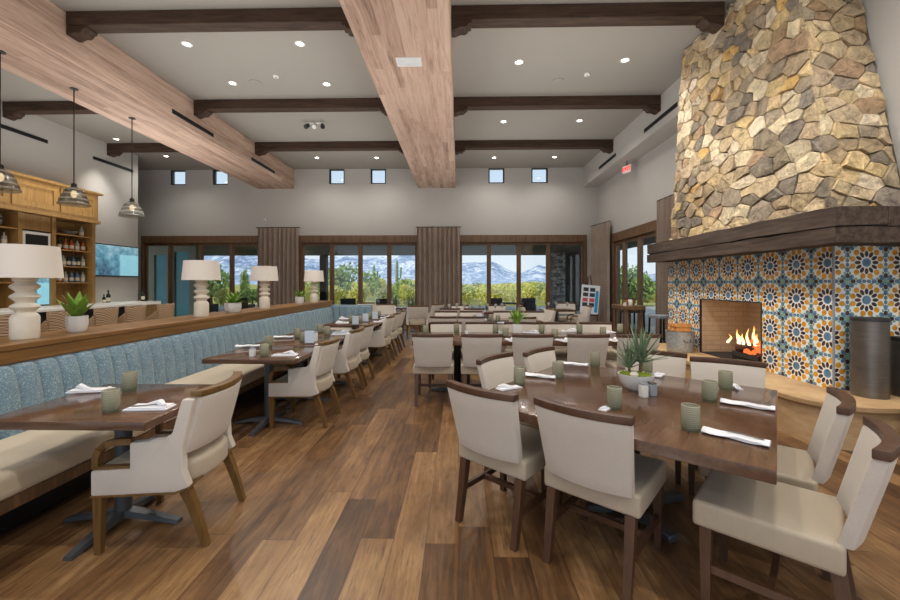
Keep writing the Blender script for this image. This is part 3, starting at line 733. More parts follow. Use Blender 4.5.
# ------------------------------------------------------------------ tables
def cross_base(r, zt, arm, mat='base_grey', col=0.045):
    m = MB()
    for k in range(4):
        a = k * PI / 2 + (0 if arm > .5 else 0)
        mt = Matrix.Rotation(a, 4, 'Z')
        def f(t):
            pr = [(0, .0, .04), (arm * .55, .0, .03), (arm, .0, .026)]
            vs = []
            for (d, _, w), (zb, ztp) in zip(pr, ((.05, .09), (.025, .055), (.0, .022))):
                vs.append([t.verts.new((d, -w, zb)), t.verts.new((d, w, zb)), t.verts.new((d, w * .8, ztp)), t.verts.new((d, -w * .8, ztp))])
            for A, B in zip(vs, vs[1:]):
                for i in range(4): t.faces.new((A[i], A[(i + 1) % 4], B[(i + 1) % 4], B[i]))
            t.faces.new(vs[0]); t.faces.new(vs[-1][::-1])
            bmesh.ops.recalc_face_normals(t, faces=t.faces)
        m._sub(f, mt)
    m.build('base', mat, r)
    MB().lathe([(col, .06), (col, zt - .02), (col * 2.2, zt - .012), (col * 2.2, zt - .001)], 20).build('pedestal', mat, r)
def make_table(w, d, name='dining_table', arm=.36):
    r = thing(name, 'x', 'table')
    MB().box(-w / 2, w / 2, -d / 2, d / 2, .715, .76, .006, 2).build('tabletop', 'table_wood', r)
    cross_base(r, .714, arm)
    return Proto(r)
TW, TD = .91, .80
BT = make_table(TW, TD)
gT = 'tables along the banquette'
BT.put((-2.10, 2.46, 0), 0, 'wooden banquette table closest to the camera, set for two', gT)
tA = [4.21, 5.045, 5.88]; TD2 = .83
BT2 = make_table(TW, TD2)
nmA = ['first of three joined banquette tables, with a white shaker', 'middle one of three joined banquette tables, with a menu stand', 'last of three joined banquette tables, with printed menus lying on it']
for y, l in zip(tA, nmA): BT2.put((-2.02, y, 0), 0, 'wooden table, ' + l, gT)
tB = [7.57, 8.42, 9.27 - .1]
nmB = ['first of the rear banquette tables beyond the gap', 'middle one of the rear banquette tables', 'last banquette table, in front of the blue bench corner']
for y, l in zip((7.385, 8.22, 9.055), nmB):
    BT2.put((-1.94, y, 0), 0, 'wooden table, ' + l, gT)

# square table
SQC, SQA, SQS = Vector((1.104, 2.657)), math.radians(51.9), 1.535
sq = thing('square_table', 'large square dark wood table turned cornerwise, with a succulent bowl', 'table', (SQC.x, SQC.y, 0), SQA)
MB().box(-SQS / 2, SQS / 2, -SQS / 2, SQS / 2, .705, .76, .006, 2).build('tabletop', 'table_wood', sq)
for s in (-1, 1):
    MB().box(s * .14 - .04, s * .14 + .04, -.04, .04, .05, .704, .006, 1).build('pedestal', 'black_metal', sq)
m = MB()
for an, ln in ((20, .46), (110, .3), (181, .3), (292, .36)):
    m.box(0, ln, -.04, .04, .0, .045, .008, 1, mat=Matrix.Rotation(math.radians(an) - SQA, 4, 'Z'))
m.build('base', 'base_grey', sq)
MB().box(-.3, .3, -.3, .3, .68, .704).build('top_plate', 'black_metal', sq)

# side chairs round the square table
gS = 'side chairs round the square table'
def face(cx, cy, ang, label, g=gS):
    """back centre at (cx, cy), facing direction ang"""
    d = Vector((math.cos(ang), math.sin(ang)))
    SIDE.put((cx + d.x * .275, cy + d.y * .275, 0), ang - PI / 2, label, g)
face(.632, 2.024, math.radians(50), 'cream side chair, back to the camera, closest to the camera at the square table')
face(.156, 2.378, math.radians(49), 'cream side chair at the square table corner closest to the open aisle')
face(1.655, 1.695, math.radians(138), 'cream side chair in the lower right corner, seat fully visible')
face(1.985, 2.215, math.radians(142), 'cream side chair in front of the hearth, partly hidden by the corner chair')
face(.345, 3.31, math.radians(-38), 'cream side chair across the square table, closest to the aisle, facing the camera')
face(.775, 3.65, math.radians(-41), 'cream side chair across the square table, second from the aisle, facing the camera')
face(1.72, 3.56, math.radians(-122), 'cream side chair behind the succulent bowl, on the fireplace side of the square table')
face(2.09, 3.17, math.radians(-122), 'cream side chair with its back to the fire at the square table')
face(4.04, 2.93, math.radians(90), 'cream side chair cut off by the picture edge beside the hearth', None)

# row two long table
LT = thing('long_table', 'long dark wood table with ten side chairs, behind the square table', 'table', (.83, 5.54, 0))
MB().box(-1.43, 1.43, -.46, .46, .70, .76, .006, 2).build('tabletop', 'table_wood', LT)
for s in (-.85, .85):
    MB().lathe([(.05, .05), (.05, .69), (.12, .699)], 16, (s, 0, 0)).build('pedestal', 'black_metal', LT)
    m = MB()
    for k in range(4): m.box(0, .36 if k % 2 == 0 else .13, -.035, .035, 0, .045, .006, 1, mat=Matrix.Translation((s, 0, 0)) @ Matrix.Rotation(k * PI / 2, 4, 'Z'))
    m.build('base', 'base_grey', LT)
g2 = 'side chairs at the long table'
ordn = ['first', 'second', 'third', 'fourth', 'fifth']
for i, px in enumerate((433, 481.5, 532, 587, 637)):
    x = at_z(px, 335, .88).x
    p = at_z(px, 334, .88)
    face(R(px) * 4.85, 4.85, PI / 2, f'cream side chair on the camera side of the long table, {ordn[i]} from the aisle', g2)
for i, px in enumerate((446, 481.5, 520.5, 561, 596.5)):
    face(R(px) * 6.22, 6.22, -PI / 2, f'cream side chair on the window side of the long table, {ordn[i]} from the aisle', g2)

# row three and further
g3 = 'chairs in the rear dining rows'
R3 = make_table(2.0, .85)
R3.put((.62, 8.0, 0), 0, 'dark wood table in the third row, behind the long table', 'rear dining tables')
for px, y, l in ((443.5, 7.4, 'cream side chair in the third row, closest to the aisle'), (471, 7.4, 'cream side chair in the third row, second from the aisle'), (522, 7.32, 'cream side chair in the third row, just behind the small white planter')):
    face(R(px) * y, y, PI / 2, l, g3)
for px, y, l in ((446, 8.72, 'cream side chair across the third row table, closest to the aisle'), (471, 8.72, 'cream side chair across the third row table, second from the aisle'), (505, 8.72, 'cream side chair across the third row table, third from the aisle'), (533, 8.72, 'cream side chair across the third row table, fourth from the aisle')):
    face(R(px) * y, y, -PI / 2, l, g3)
R3.put((.45, 10.5, 0), 0, 'dark wood table near the windows, crowded with glasses', 'rear dining tables')
def afc(px, y, ang, label, g=g3): ARM.put((R(px) * y, y, 0), ang - PI / 2, label, g)
afc(417, 11.1, math.radians(100), 'tan armchair near the pier curtain, slot in its back, turned to the window')
afc(432, 12.0, math.radians(150), 'tan armchair tucked beside the pier curtain, beyond the slotted one')
afc(369, 12.3, math.radians(-60), 'tan armchair by the window above the blue bench corner')
afc(386, 11.4, math.radians(-75), 'tan armchair by the window, second from the blue bench corner')
face(R(450) * 9.8, 9.8, PI / 2, 'cream side chair at the glass-laden table, closest to the pier curtain', g3)
face(R(474) * 9.8, 9.8, PI / 2, 'cream side chair at the glass-laden table, second from the pier curtain', g3)
face(R(460) * 11.25, 11.25, -PI / 2, 'cream side chair on the window side of the glass-laden table, curtain end', g3)
face(R(497) * 11.25, 11.25, -PI / 2, 'cream side chair on the window side of the glass-laden table, planter end', g3)
rt = make_table(.85, .85)
rt.put((2.78, 11.4, 0), 0, 'small dark table with place settings in front of the easel', 'rear dining tables')
rt.put((-1.75, 12.3, 0), 0, 'small dark table by the window beyond the banquette', 'rear dining tables')
afc(531, 11.0, math.radians(-5), 'tan armchair at the small table before the easel, side towards the planter')
afc(579, 11.0, math.radians(175), 'tan armchair right in front of the easel board')
afc(566, 12.35, math.radians(-100), 'tan armchair behind the small table, at the window beside the easel')
afc(541, 9.6, math.radians(-170), 'tan armchair between the long table and the easel table')

# ------------------------------------------------------------------ table ware
def make_cup():
    r = thing('tumbler', 'x', 'cup')
    MB().lathe([(.038, .0), (.042, .02), (.043, .06), (.042, .125), (.038, .126), (.039, .06), (.037, .012)], 20).build('cup_wall', 'green_glass', r)
    return r
cupm = MB().lathe([(.038, .0), (.042, .02), (.043, .06), (.042, .125), (.038, .126), (.039, .06), (.036, .012)], 20).build('tumbler', 'green_glass')
tag(cupm, 'x', 'cup'); CUP = Proto(cupm)
def roll_napkin():
    m = MB()
    def f(t):
        N, S = 12, 10; rings = []
        for i in range(N + 1):
            u = i / N; y = -.13 + .26 * u
            w = .034 * (1 + .10 * math.sin(u * 9)); h = .012 * (1 + .12 * math.sin(u * 13 + 1))
            rings.append([t.verts.new((w * math.cos(2 * PI * k / S) * (1 + .12 * math.sin(3 * k + 7 * u)), y, h + h * math.sin(2 * PI * k / S))) for k in range(S)])
        for a, b in zip(rings, rings[1:]):
            for k in range(S): t.faces.new((a[k], a[(k + 1) % S], b[(k + 1) % S], b[k]))
        t.faces.new(rings[0][::-1]); t.faces.new(rings[-1])
    m._sub(f); o = m.build('rolled_napkin', 'white_linen'); tag(o, 'x', 'napkin'); 
    MB().tube([(-.008, -.11, .027), (-.004, -.04, .032), (-.002, .04, .031)], .0035, 6).build('cutlery', 'steel', o)
    return Proto(o)
def fold_napkin():
    m = MB(); m.box(-.05, .05, -.12, .12, 0, .010, .004, 2).box(-.045, .048, -.11, .10, .0095, .018, .004, 2)
    m.tube([(-.03, -.10, .022), (0, -.06, .034), (.02, -.02, .024), (.03, .03, .018)], [.012, .02, .016, .006], 8)
    o = m.build('folded_napkin', 'white_linen'); tag(o, 'x', 'napkin')
    MB().tube([(-.012, -.06, .030), (-.016, .0, .024), (-.02, .09, .0215)], .0035, 6).build('cutlery', 'steel', o)
    return Proto(o)
NAP, FOLD = roll_napkin(), fold_napkin()
ZT = .7605
def cup(px, py, label, g, z=ZT, s=1.0):
    p = at_z(px, py, z); CUP.put((p.x, p.y, z), 0, label, g, scale=(s, s, s)); return p
def nap(px, py, rz, label, g, proto=None, s=1.0):
    p = at_z(px, py, ZT); (proto or NAP).put((p.x, p.y, ZT), rz, label, g, scale=(s, s, s))
gC = 'tumblers on the square table'; gN = 'napkins on the square table'
for px, py, l in ((519.5, 384.5, 'at the aisle corner'), (558, 378, 'second from the aisle corner along the far side'), (595, 366.5, 'near the far corner'), (647, 373.5, 'half hidden behind the succulent bowl'),
                  (614.5, 408.5, 'in front of the bowl behind a chair back'), (690.5, 430, 'closest to the camera beside a rolled napkin'), (709.5, 401, 'beside the second rolled napkin at the fire end'), (725.5, 389.5, 'closest to the fireplace')):
    cup(px, py, f'ribbed green-grey tumbler on the square table, {l}', gC)
dSE = math.radians(45)
nap(735, 439, math.radians(47) , 'rolled white napkin on the square table, the one closest to the camera', gN)
nap(747, 406.5, math.radians(52), 'rolled white napkin on the square table, beside the closest one', gN)
nap(737, 388, math.radians(-20), 'crumpled white napkin behind the tumbler closest to the fireplace', gN, s=.55)
nap(539, 377.0, math.radians(63), 'rolled white napkin on the square table between the two aisle-side tumblers', gN)
nap(573, 365, math.radians(63), 'rolled white napkin on the square table at its far corner', gN)
nap(509, 388.5, math.radians(-60), 'folded white napkin at the aisle corner of the square table', gN, FOLD, .75)
nap(659, 375.5, math.radians(-40), 'folded white napkin behind the succulent bowl', gN, FOLD, .6)
nap(606, 409, math.radians(-45), 'folded white napkin under the tumbler in front of the bowl', gN, FOLD, .45)
# first banquette table
gC = 'tumblers on the banquette tables'; gN = 'napkins on the banquette tables'
cup(111, 411.5, 'ribbed green-grey tumbler on the first banquette table, the one closer to the camera', gC)
cup(129.5, 390.5, 'ribbed green-grey tumbler on the first banquette table, the one closer to the bench', gC)
nap(150, 408.5, math.radians(95), 'folded white napkin on the first banquette table in front of the armchair', gN, FOLD)
nap(91, 391, math.radians(-80), 'folded white napkin on the bench side of the first banquette table', gN, FOLD)
# joined tables
cup(264.5, 356.5, 'green-grey tumbler beside the white shaker on the joined tables', gC)
cup(268.5, 347, 'green-grey tumbler behind the shaker, bench side of the joined tables', gC)
cup(297.5, 338, 'green-grey tumbler beside the menu stand, bench side', gC)
cup(303.5, 342.5, 'green-grey tumbler right in front of the menu stand', gC)
cup(320, 333, 'tall-looking green-grey tumbler past the menu stand', gC)
cup(327, 335.3, 'green-grey tumbler beside the flat menus', gC)
nap(285, 355.5, math.radians(95), 'folded white napkin in front of the second armchair', gN, FOLD)
nap(248, 346.8, math.radians(-80), 'rolled white napkin on the bench side behind the white shaker', gN)
nap(284, 337.6, math.radians(-88), 'rolled white napkin on the bench side, middle joined table', gN)
nap(321.5, 344.5, math.radians(95), 'folded white napkin beside the third armchair', gN, FOLD, .6)
# rear banquette tables
cup(351, 322, 'green-grey tumbler on the first rear banquette table, bench side', gC)
cup(360, 322.5, 'green-grey tumbler behind the upright menu on the rear banquette table', gC)
cup(370, 318.5, 'green-grey tumbler at the far end of the rear banquette tables', gC)
cup(379, 317, 'green-grey tumbler beside the far upright menu', gC)
nap(342, 323.2, math.radians(-85), 'folded white napkin on the first rear banquette table', gN, FOLD)
nap(345, 319, math.radians(-85), 'folded white napkin on the middle rear banquette table', gN, FOLD)
nap(380, 322, math.radians(95), 'folded white napkin beside the fifth armchair', gN, FOLD)
nap(386, 318, math.radians(95), 'folded white napkin beside the sixth armchair', gN, FOLD)
# long table
gC = 'tumblers on the long table'; gN = 'napkins on the long table'
for px, py, l in ((425.5, 334, 'at its aisle end'), (456.5, 332.3, 'between the first and second far chairs'), (495.5, 333, 'before the third far chair'), (505.5, 337, 'beside the white shaker'), (541.5, 333, 'just past the small white planter'), (554.5, 338.5, 'between the third and fourth near chairs'), (579.5, 333, 'before the last far chairs'), (603, 336, 'behind the fourth near chair'), (620, 332.5, 'at its fireplace end')):
    cup(px, py, f'green-grey tumbler on the long table, {l}', gC)
for px, py, rz, l in ((511, 340.5, 10, 'between the second and third near chairs'), (563, 341, 20, 'between the third and fourth near chairs'), (612, 340.5, 15, 'between the fourth and fifth near chairs'), (569.5, 331.5, 90, 'before the fourth far chair'), (608, 333, -60, 'at the fireplace end'), (531, 333, 70, 'beside the small white planter')):
    nap(px, py, math.radians(rz), f'folded white napkin on the long table, {l}', gN, FOLD)
def shaker(px, py, label, mat, s=(.045, .045, .095)):
    p = at_z(px, py, ZT); w = s[0] / 2
    r = thing('shaker', label, 'shaker', (p.x, p.y, ZT), math.radians(8))
    MB().box(-w, w, -w, w, 0, s[2] * .86, .003, 1).build('shaker_body', mat, r)
    MB().box(-w * .92, w * .92, -w * .92, w * .92, s[2] * .86, s[2], .003, 1).build('cap', 'grey_block' if mat != 'grey_block' else 'steel', r)
shaker(643.5, 397, 'white square salt shaker in front of the succulent bowl', 'white_ceramic', (.043, .043, .09))
shaker(652, 395.5, 'grey square pepper shaker in front of the succulent bowl', 'grey_block', (.045, .045, .088))
shaker(252.5, 356.3, 'white shaker on the first of the joined banquette tables', 'white_ceramic', (.05, .05, .085))
shaker(500.5, 336, 'white shaker on the long table behind the second chair', 'white_ceramic', (.05, .05, .085))
shaker(466.5, 334.5, 'small white shaker on the long table between the first two chairs', 'white_ceramic', (.04, .04, .07))
shaker(315.5, 341, 'white shaker behind the menu stand on the joined tables', 'white_ceramic', (.05, .05, .12))
def menu_stand(px, py, label, y=None):
    p = at_z(px, py, ZT); r = thing('menu_stand', label, 'menu stand', (p.x, p.y, ZT), math.radians(5))
    MB().box(-.065, .065, -.03, .03, 0, .012, .003, 1).build('stand_base', 'walnut', r)
    MB().box(-.055, .055, -.003, .003, .013, .16).build('card', 'paper', r, smooth=False)
menu_stand(309.5, 344, 'upright pale menu card on the middle joined banquette table')
menu_stand(355.5, 325, 'upright pale menu card on the first rear banquette table')
menu_stand(365.5, 322, 'upright pale menu card further back on the rear banquette tables')
menu_stand(375, 319.5, 'upright pale menu card on the last rear banquette table')
def flat_menu(px, py, rz, label):
    p = at_z(px, py, ZT); r = thing('menu_sheet', label, 'menu', (p.x, p.y, ZT), rz)
    MB().box(-.15, .15, -.11, .11, 0, .006, .002, 1).build('cover', 'paper', r)
    MB().box(-.12, .05, -.08, .07, .0061, .0075).build('printed_panel', 'grey_block', r, smooth=False)
flat_menu(343, 333.8, .1, 'pale printed menu lying on the last joined banquette table')
flat_menu(352, 330.8, .05, 'pale printed menu lying beside the fourth armchair')
# glasses and things on the rear tables
gR = 'glasses on the rear tables'
def wine_glass():
    o = MB().lathe([(.035, 0), (.035, .004), (.005, .008), (.004, .09), (.03, .12), (.038, .16), (.033, .2), (.031, .2), (.036, .16), (.028, .122), (.002, .1)], 14, cap=False).build('wine_glass', 'clear_bottle')
    tag(o, 'x', 'glass'); return Proto(o)
WG = wine_glass()
k = 0
for (cx, cy, n, lab) in ((.45, 10.5, 8, 'stemmed glass on the table near the windows, among its crowd of glasses'), (2.78, 11.4, 3, 'stemmed glass on the small table before the easel'), (-1.75, 12.3, 4, 'stemmed glass on the small window table beyond the banquette')):
    for i in range(n):
        x = cx + (-.7 + 1.4 * i / max(1, n - 1)) * (1 if n > 5 else .4); y = cy - .2 + .4 * ((i * 37) % 10) / 10
        WG.put((x, y, ZT), 0, lab, lab.replace('stemmed glass', 'stemmed glasses'))
for i, (px, py) in enumerate(((475, 321.5), (482, 322), (491, 321), (498, 321.5))):
    cup(px, py, f'green-grey tumbler on the third row table, {ordn[i]} from the aisle', 'tumblers on the third row table')
menu_stand(479.5, 322.6, 'upright pale menu card on the third row table')
flat_menu(500, 322.8, 0, 'pale menu lying on the third row table behind the long table')

# ------------------------------------------------------------------ plants on the tables and the ledge
def leaf_blade(m, base, ang, tilt, L, w, curve=.25, thick=.006, seg=5):
    d = Vector((math.cos(ang), math.sin(ang), 0)); side = Vector((-d.y, d.x, 0))
    def f(t):
        prev = None; pos = Vector(base)
        for i in range(seg + 1):
            u = i / seg; el = tilt - curve * u * 1.6
            if i: pos = pos + (d * math.cos(el) + Vector((0, 0, 1)) * math.sin(el)) * (L / seg)
            ww = w * (math.sin(PI * min(1, .22 + .78 * u)) if u < 1 else 0.02) * (1 if u < .95 else .5)
            up = Vector((0, 0, thick)) * (1 - u * .7)
            cur = [t.verts.new(pos - side * ww / 2 + up), t.verts.new(pos), t.verts.new(pos + side * ww / 2 + up)]
            if prev:
                t.faces.new((prev[0], prev[1], cur[1], cur[0])); t.faces.new((prev[1], prev[2], cur[2], cur[1]))
            prev = cur
    m._sub(f)
def rosette(m, c, n, L, w, t0, t1, curve=.25, seed=1):
    rr = random.Random(seed)
    for i in range(n):
        u = i / n
        leaf_blade(m, (c[0], c[1], c[2]), i * 2.399 + rr.uniform(-.2, .2), t0 + (t1 - t0) * u + rr.uniform(-.1, .1), L * rr.uniform(.8, 1.1), w, curve)
# bowl on the square table
p = at_z(636, 390, ZT)
r = thing('succulent_bowl', 'white oval bowl with moss and two spiky succulents on the square table', 'plant', (p.x, p.y, ZT), math.radians(-20)); r.scale = (.78, .86, 1.12)
MB().lathe([(.06, 0), (.10, .02), (.135, .06), (.15, .10), (.142, .10), (.125, .06), (.09, .03), (.0, .028)], 28, cap=False, sy=.8).build('bowl', 'white_ceramic', r)
m = MB(); m.lathe([(.14, .085), (.11, .1), (.05, .112), (0, .115)], 22, cap=False, sy=.8)
rr = random.Random(3)
for i in range(60):
    a = rr.uniform(0, 6.28); q = rr.uniform(0, .12); m.lathe([(.018, 0), (.014, .012), (0, .018)], 7, (q * math.cos(a), .8 * q * math.sin(a), .092), cap=False)
m.build('moss', 'moss', r)
MB().lathe([(0, 0), (.03, .006), (.036, .02), (.02, .034), (0, .036)], 12, (-.02, -.085, .09), cap=False).build('pebble', 'lamp_ceramic', r)
MB().tube([(.03, 0, .09), (.04, 0, .17)], .014, 8).build('stem', 'bark', r); MB().tube([(-.05, .01, .09), (-.055, .01, .13)], .012, 8).build('stem', 'bark', r)
m = MB(); rosette(m, (.04, 0, .165), 40, .27, .022, .25, 1.52, .08, 5); m.build('foliage', 'yucca_leaf', r)
m = MB(); rosette(m, (-.055, .01, .125), 28, .21, .02, .3, 1.5, .08, 8); m.build('foliage', 'yucca_leaf', r)
def potted(name, loc, label, pr, ph, n, L, w, t0, t1, mat='agave_leaf', square=False, seed=2):
    r = thing(name, label, 'plant', loc)
    if square:
        MB().box(-pr, pr, -pr, pr, 0, ph, .006, 2).build('pot', 'white_ceramic', r); zt = ph
    else:
        m = MB()
        def f(t):
            S = 32; rings = []
            for rad, z in ((.72, 0), (.9, .15), (1.0, .55), (1.0, 1.0), (.92, 1.0), (.9, .85)):
                rings.append([t.verts.new((pr * rad * (1 + (.05 if k % 4 == 0 else 0)) * math.cos(2 * PI * k / S), pr * rad * (1 + (.05 if k % 4 == 0 else 0)) * math.sin(2 * PI * k / S), ph * z)) for k in range(S)])
            for a, b in zip(rings, rings[1:]):
                for k in range(S): t.faces.new((a[k], a[(k + 1) % S], b[(k + 1) % S], b[k]))
            t.faces.new(rings[0][::-1])
        m._sub(f); m.build('pot', 'white_ceramic', r); zt = ph * .85
        MB().lathe([(pr * .9, zt - .004), (pr * .5, zt)], 20).build('soil', 'bark', r)
    m = MB(); rosette(m, (0, 0, zt - .004), n, L, w, t0, t1, .18, seed); m.build('foliage', mat, r)
ZL = 1.0675
XLg = lambda px, x: Vector((x, x / R(px), ZL))
potted('potted_agave', XLg(77, -3.33), 'broad-leaved green agave in a ribbed white pot on the ledge beside the closest lamp', .072, .14, 18, .235, .075, .85, 1.45)
potted('potted_fern', XLg(233, -3.28), 'bushy green fern in a white pot on the ledge between two lamps', .11, .14, 40, .22, .03, .3, 1.5, seed=5)
potted('potted_succulent', XLg(299.5, -3.25), 'upright green succulent in a small white pot at the far end of the ledge', .085, .15, 22, .2, .04, .6, 1.5, seed=9)
p = at_z(517, 333, ZT)
potted('potted_grass', (p.x, p.y, ZT), 'spiky green plant in a square white pot on the long table', .062, .125, 34, .27, .03, .75, 1.5, 'agave_leaf', True, 4)

# table lamps
def make_lamp():
    r = thing('table_lamp', 'x', 'lamp')
    prof = [(.080, 0), (.084, .01), (.084, .165), (.074, .185), (.055, .20)]
    z = .20
    for k in range(3):
        prof += [(.056, z + .008), (.082, z + .032), (.088, z + .042), (.082, z + .054), (.054, z + .074)]; z += .078
    prof += [(.07, z + .008), (.07, z + .04), (.03, z + .045)]
    MB().lathe(prof, 28).build('lamp_body', 'lamp_ceramic', r)
    MB().lathe([(.218, .465), (.196, .71), (.193, .71), (.215, .466)], 36, cap=False).lathe([(.02, .60), (.203, .605)], 24, cap=False).build('lamp_shade', 'lamp_shade', r)
    MB().tube([(0, 0, .48), (0, 0, .60)], .012, 8).build('lamp_stem', 'iron', r)
    return Proto(r)
LAMP = make_lamp(); gL = 'table lamps on the ledge'
for px, x, l in ((25, -3.33, 'white turned table lamp closest to the camera, cut by the picture edge'), (201.5, -3.29, 'white turned table lamp on the ledge, second from the camera, before the fern'), (264.5, -3.28, 'white turned table lamp on the ledge in front of the curtain'), (314, -3.25, 'white turned table lamp at the far end of the ledge')):
    LAMP.put(XLg(px, x), 0, l, gL)

# ------------------------------------------------------------------ bar
bar = thing('bar_counter', 'long bar counter with a pale marble top behind the wicker stools', 'counter')
MB().box(-7.15, -6.35, 1.5, 8.4, 1.05, 1.10, .006, 1).build('countertop', 'marble', bar)
MB().box(-7.1, -6.65, 1.55, 8.3, 0, 1.049).build('counter_front', 'dark_weave', bar, smooth=False)
bb = thing('back_bar', 'low back counter with pale top along the bar wall under the television', 'counter')
MB().box(XL + .003, -9.3, 5.0, 12.3, .91, .95, .006, 1).build('countertop', 'marble', bb)
MB().box(XL + .003, -9.36, 5.05, 12.25, 0, .909).build('cabinet_front', 'cabinet_wood', bb, smooth=False)
def make_stool():
    r = thing('bar_stool', 'x', 'stool')
    MB().box(-.24, .24, -.22, .24, .70, .78, .03, 3).build('seat', 'bench_vinyl', r)
    MB().slab(lambda z: .205 + .025 * (z - .70) / .4, [.72, .85, .98, 1.10], lambda z: -.22 - .05 * (z - .7), .10, .045, 12, .012).build('backrest', 'wicker', r)
    for s in (-1, 1):
        MB().prism([(-.14, .74), (.20, .78), (.20, .82), (.02, .87), (-.13, 1.0)], 'x', s * .225 - .02, s * .225 + .02, .008, 1).build('armrest', 'wicker', r)
        for y in (-.2, .2): MB().tube([(s * .23, y * 1.1, 0), (s * .21, y, .70)], .018, square=True).build('leg', 'walnut', r)
    MB().box(-.21, .21, .19, .22, .25, .28).box(-.21, .21, -.22, -.19, .25, .28).build('footrest', 'walnut', r)
    return Proto(r)
STOOL = make_stool()
for px, l in ((5, 'wicker bar stool at the picture edge, behind the closest lamp'), (52, 'wicker bar stool between the closest lamp and the agave'), (97, 'wicker bar stool just past the potted agave'), (127, 'wicker bar stool second past the potted agave'), (158, 'wicker bar stool at the end of the bar by the windows')):
    x = -5.75; STOOL.put((x, x / R(px), 0), PI / 2 + .1, l, 'wicker bar stools')
# back bar cabinet on the wall
CY0, CY1, CF = 5.2, 10.4, -9.62
cab = thing('bar_cabinet', 'tall honey wood bar cabinet with bottle shelves on the bar wall', 'cabinet')
MB().box(XL + .003, CF + .06, CY0, CY1, 3.14, 3.82, .006, 1).build('upper_case', 'cabinet_wood', cab)
MB().box(XL + .003, CF + .14, CY0, CY1 + .08, 3.82, 3.88, .01, 1).box(XL + .003, CF + .10, CY0, CY1 + .04, 3.06, 3.14, .006, 1).build('crown', 'cabinet_wood', cab)
yd = [5.3, 6.3, 7.3, 8.3, 9.35, 10.36]
for a, b in zip(yd, yd[1:]):
    d = MB().box(CF + .061, CF + .092, a + .03, b - .03, 3.2, 3.32).box(CF + .061, CF + .092, a + .03, b - .03, 3.66, 3.78).box(CF + .061, CF + .092, a + .03, a + .14, 3.32, 3.66).box(CF + .061, CF + .092, b - .14, b - .03, 3.32, 3.66)
    d.build('door', 'cabinet_wood', cab, smooth=False)
cols = [(5.3, 6.4), (6.4, 7.4), (7.4, 8.57), (8.57, 9.3), (9.3, 10.3)]
for y in (5.25, 6.4, 7.4, 8.57, 9.3, 10.34): MB().box(XL + .003, CF, y - .045, y + .045, .951, 3.06).build('side_panel', 'cabinet_wood', cab, smooth=False)
MB().box(XL + .003, XL + .02, 5.25, 10.38, .951, 3.06).build('back_panel', 'cabinet_wood', cab, smooth=False)
SHZ = [1.52, 1.92, 2.32, 2.70]
for (a, b) in (cols[2], cols[4]):
    for z in SHZ: MB().box(XL + .021, CF - .01, a + .046, b - .046, z - .03, z).build('shelf', 'cabinet_wood', cab, smooth=False)
fr = MB().box(CF - .06, CF - .02, 8.63, 9.24, 2.05, 2.66, .004, 1).build('screen_frame', 'marble', cab)
MB().box(CF - .0199, CF - .018, 8.69, 9.18, 2.11, 2.60).build('screen', 'black', fr, smooth=False)
fr = MB().box(CF - .06, CF - .02, 8.63, 9.24, 2.70, 3.05, .004, 1).build('door', 'cabinet_wood', cab)
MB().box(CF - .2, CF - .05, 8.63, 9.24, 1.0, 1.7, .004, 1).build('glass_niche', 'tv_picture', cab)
def make_bottle(mat, h, r0, lab):
    o = MB().lathe([(r0 * .9, 0), (r0, .01), (r0, h * .55), (r0 * .8, h * .66), (r0 * .34, h * .74), (r0 * .32, h * .95)], 12).build('bottle', mat)
    MB().lathe([(r0 * 1.02, h * .14), (r0 * 1.02, h * .42)], 12, cap=False).build('paper_label', 'label_cream', o)
    MB().lathe([(r0 * .36, h * .92), (r0 * .36, h)], 8).build('cap', 'cap_dark', o)
    tag(o, 'x', 'bottle'); return Proto(o)
BO = {'amber': make_bottle('amber', .30, .05, 0), 'dark': make_bottle('dark_bottle', .31, .045, 0), 'clear': make_bottle('clear_bottle', .29, .048, 0), 'blue': make_bottle('blue_bottle', .29, .048, 0)}
shn = {1.52: 'the bottom bottle shelf', 1.92: 'the middle bottle shelf', 2.32: 'the upper bottle shelf', 2.70: 'the top shelf'}
kindw = {'amber': 'amber liquor bottle', 'dark': 'dark liquor bottle', 'clear': 'clear liquor bottle', 'blue': 'bluish liquor bottle'}
seqs = {1.52: ['clear', 'amber', 'clear', 'blue', 'blue', 'clear'], 1.92: ['dark', 'clear', 'clear', 'dark', 'blue', 'dark', 'clear'], 2.32: ['amber', 'dark', 'amber', 'amber', 'clear', 'amber']}
od7 = ordn + ['sixth', 'seventh']
for z, sq_ in seqs.items():
    n = len(sq_)
    for i, kd in enumerate(sq_):
        y = 9.30 + .13 + (1.0 - .24) * i / (n - 1)
        BO[kd].put((-9.78, y, z + .001), 0, f'{kindw[kd]} on {shn[z]} near the television, {od7[i]} in its row', 'bottles on ' + shn[z])
BO['clear'].put((-9.78, 10.16, 2.701), 0, 'clear bottle alone on the top shelf beside a silver dish', None)
BO['clear'].put((-9.78, 9.44, 2.701), 0, 'clear bottle on the top shelf at its lamp end', None)
for i, kd in enumerate(['dark', 'clear', 'dark', 'clear', 'clear']):
    BO[kd].put((-9.78, 7.75 + .16 * i, 2.321), 0, f'liquor bottle on the shelf under the grey vase, {ordn[i]} in its row', 'bottles under the vase')
r = thing('vase', 'round grey banded vase on the cabinet shelf at the picture edge', 'vase', (-9.83, 8.2, 2.701))
MB().lathe([(.09, 0), (.15, .07), (.17, .15), (.15, .24), (.10, .29), (.11, .33), (.09, .33), (.08, .29)], 22, cap=False).build('vase_body', 'galv', r)
MB().lathe([(.172, .14), (.173, .16), (.172, .18)], 22, cap=False).build('band', 'iron', r)
r = thing('serving_dish', 'shallow silver dish standing on the top bottle shelf', 'dish', (-9.83, 9.87, 2.701))
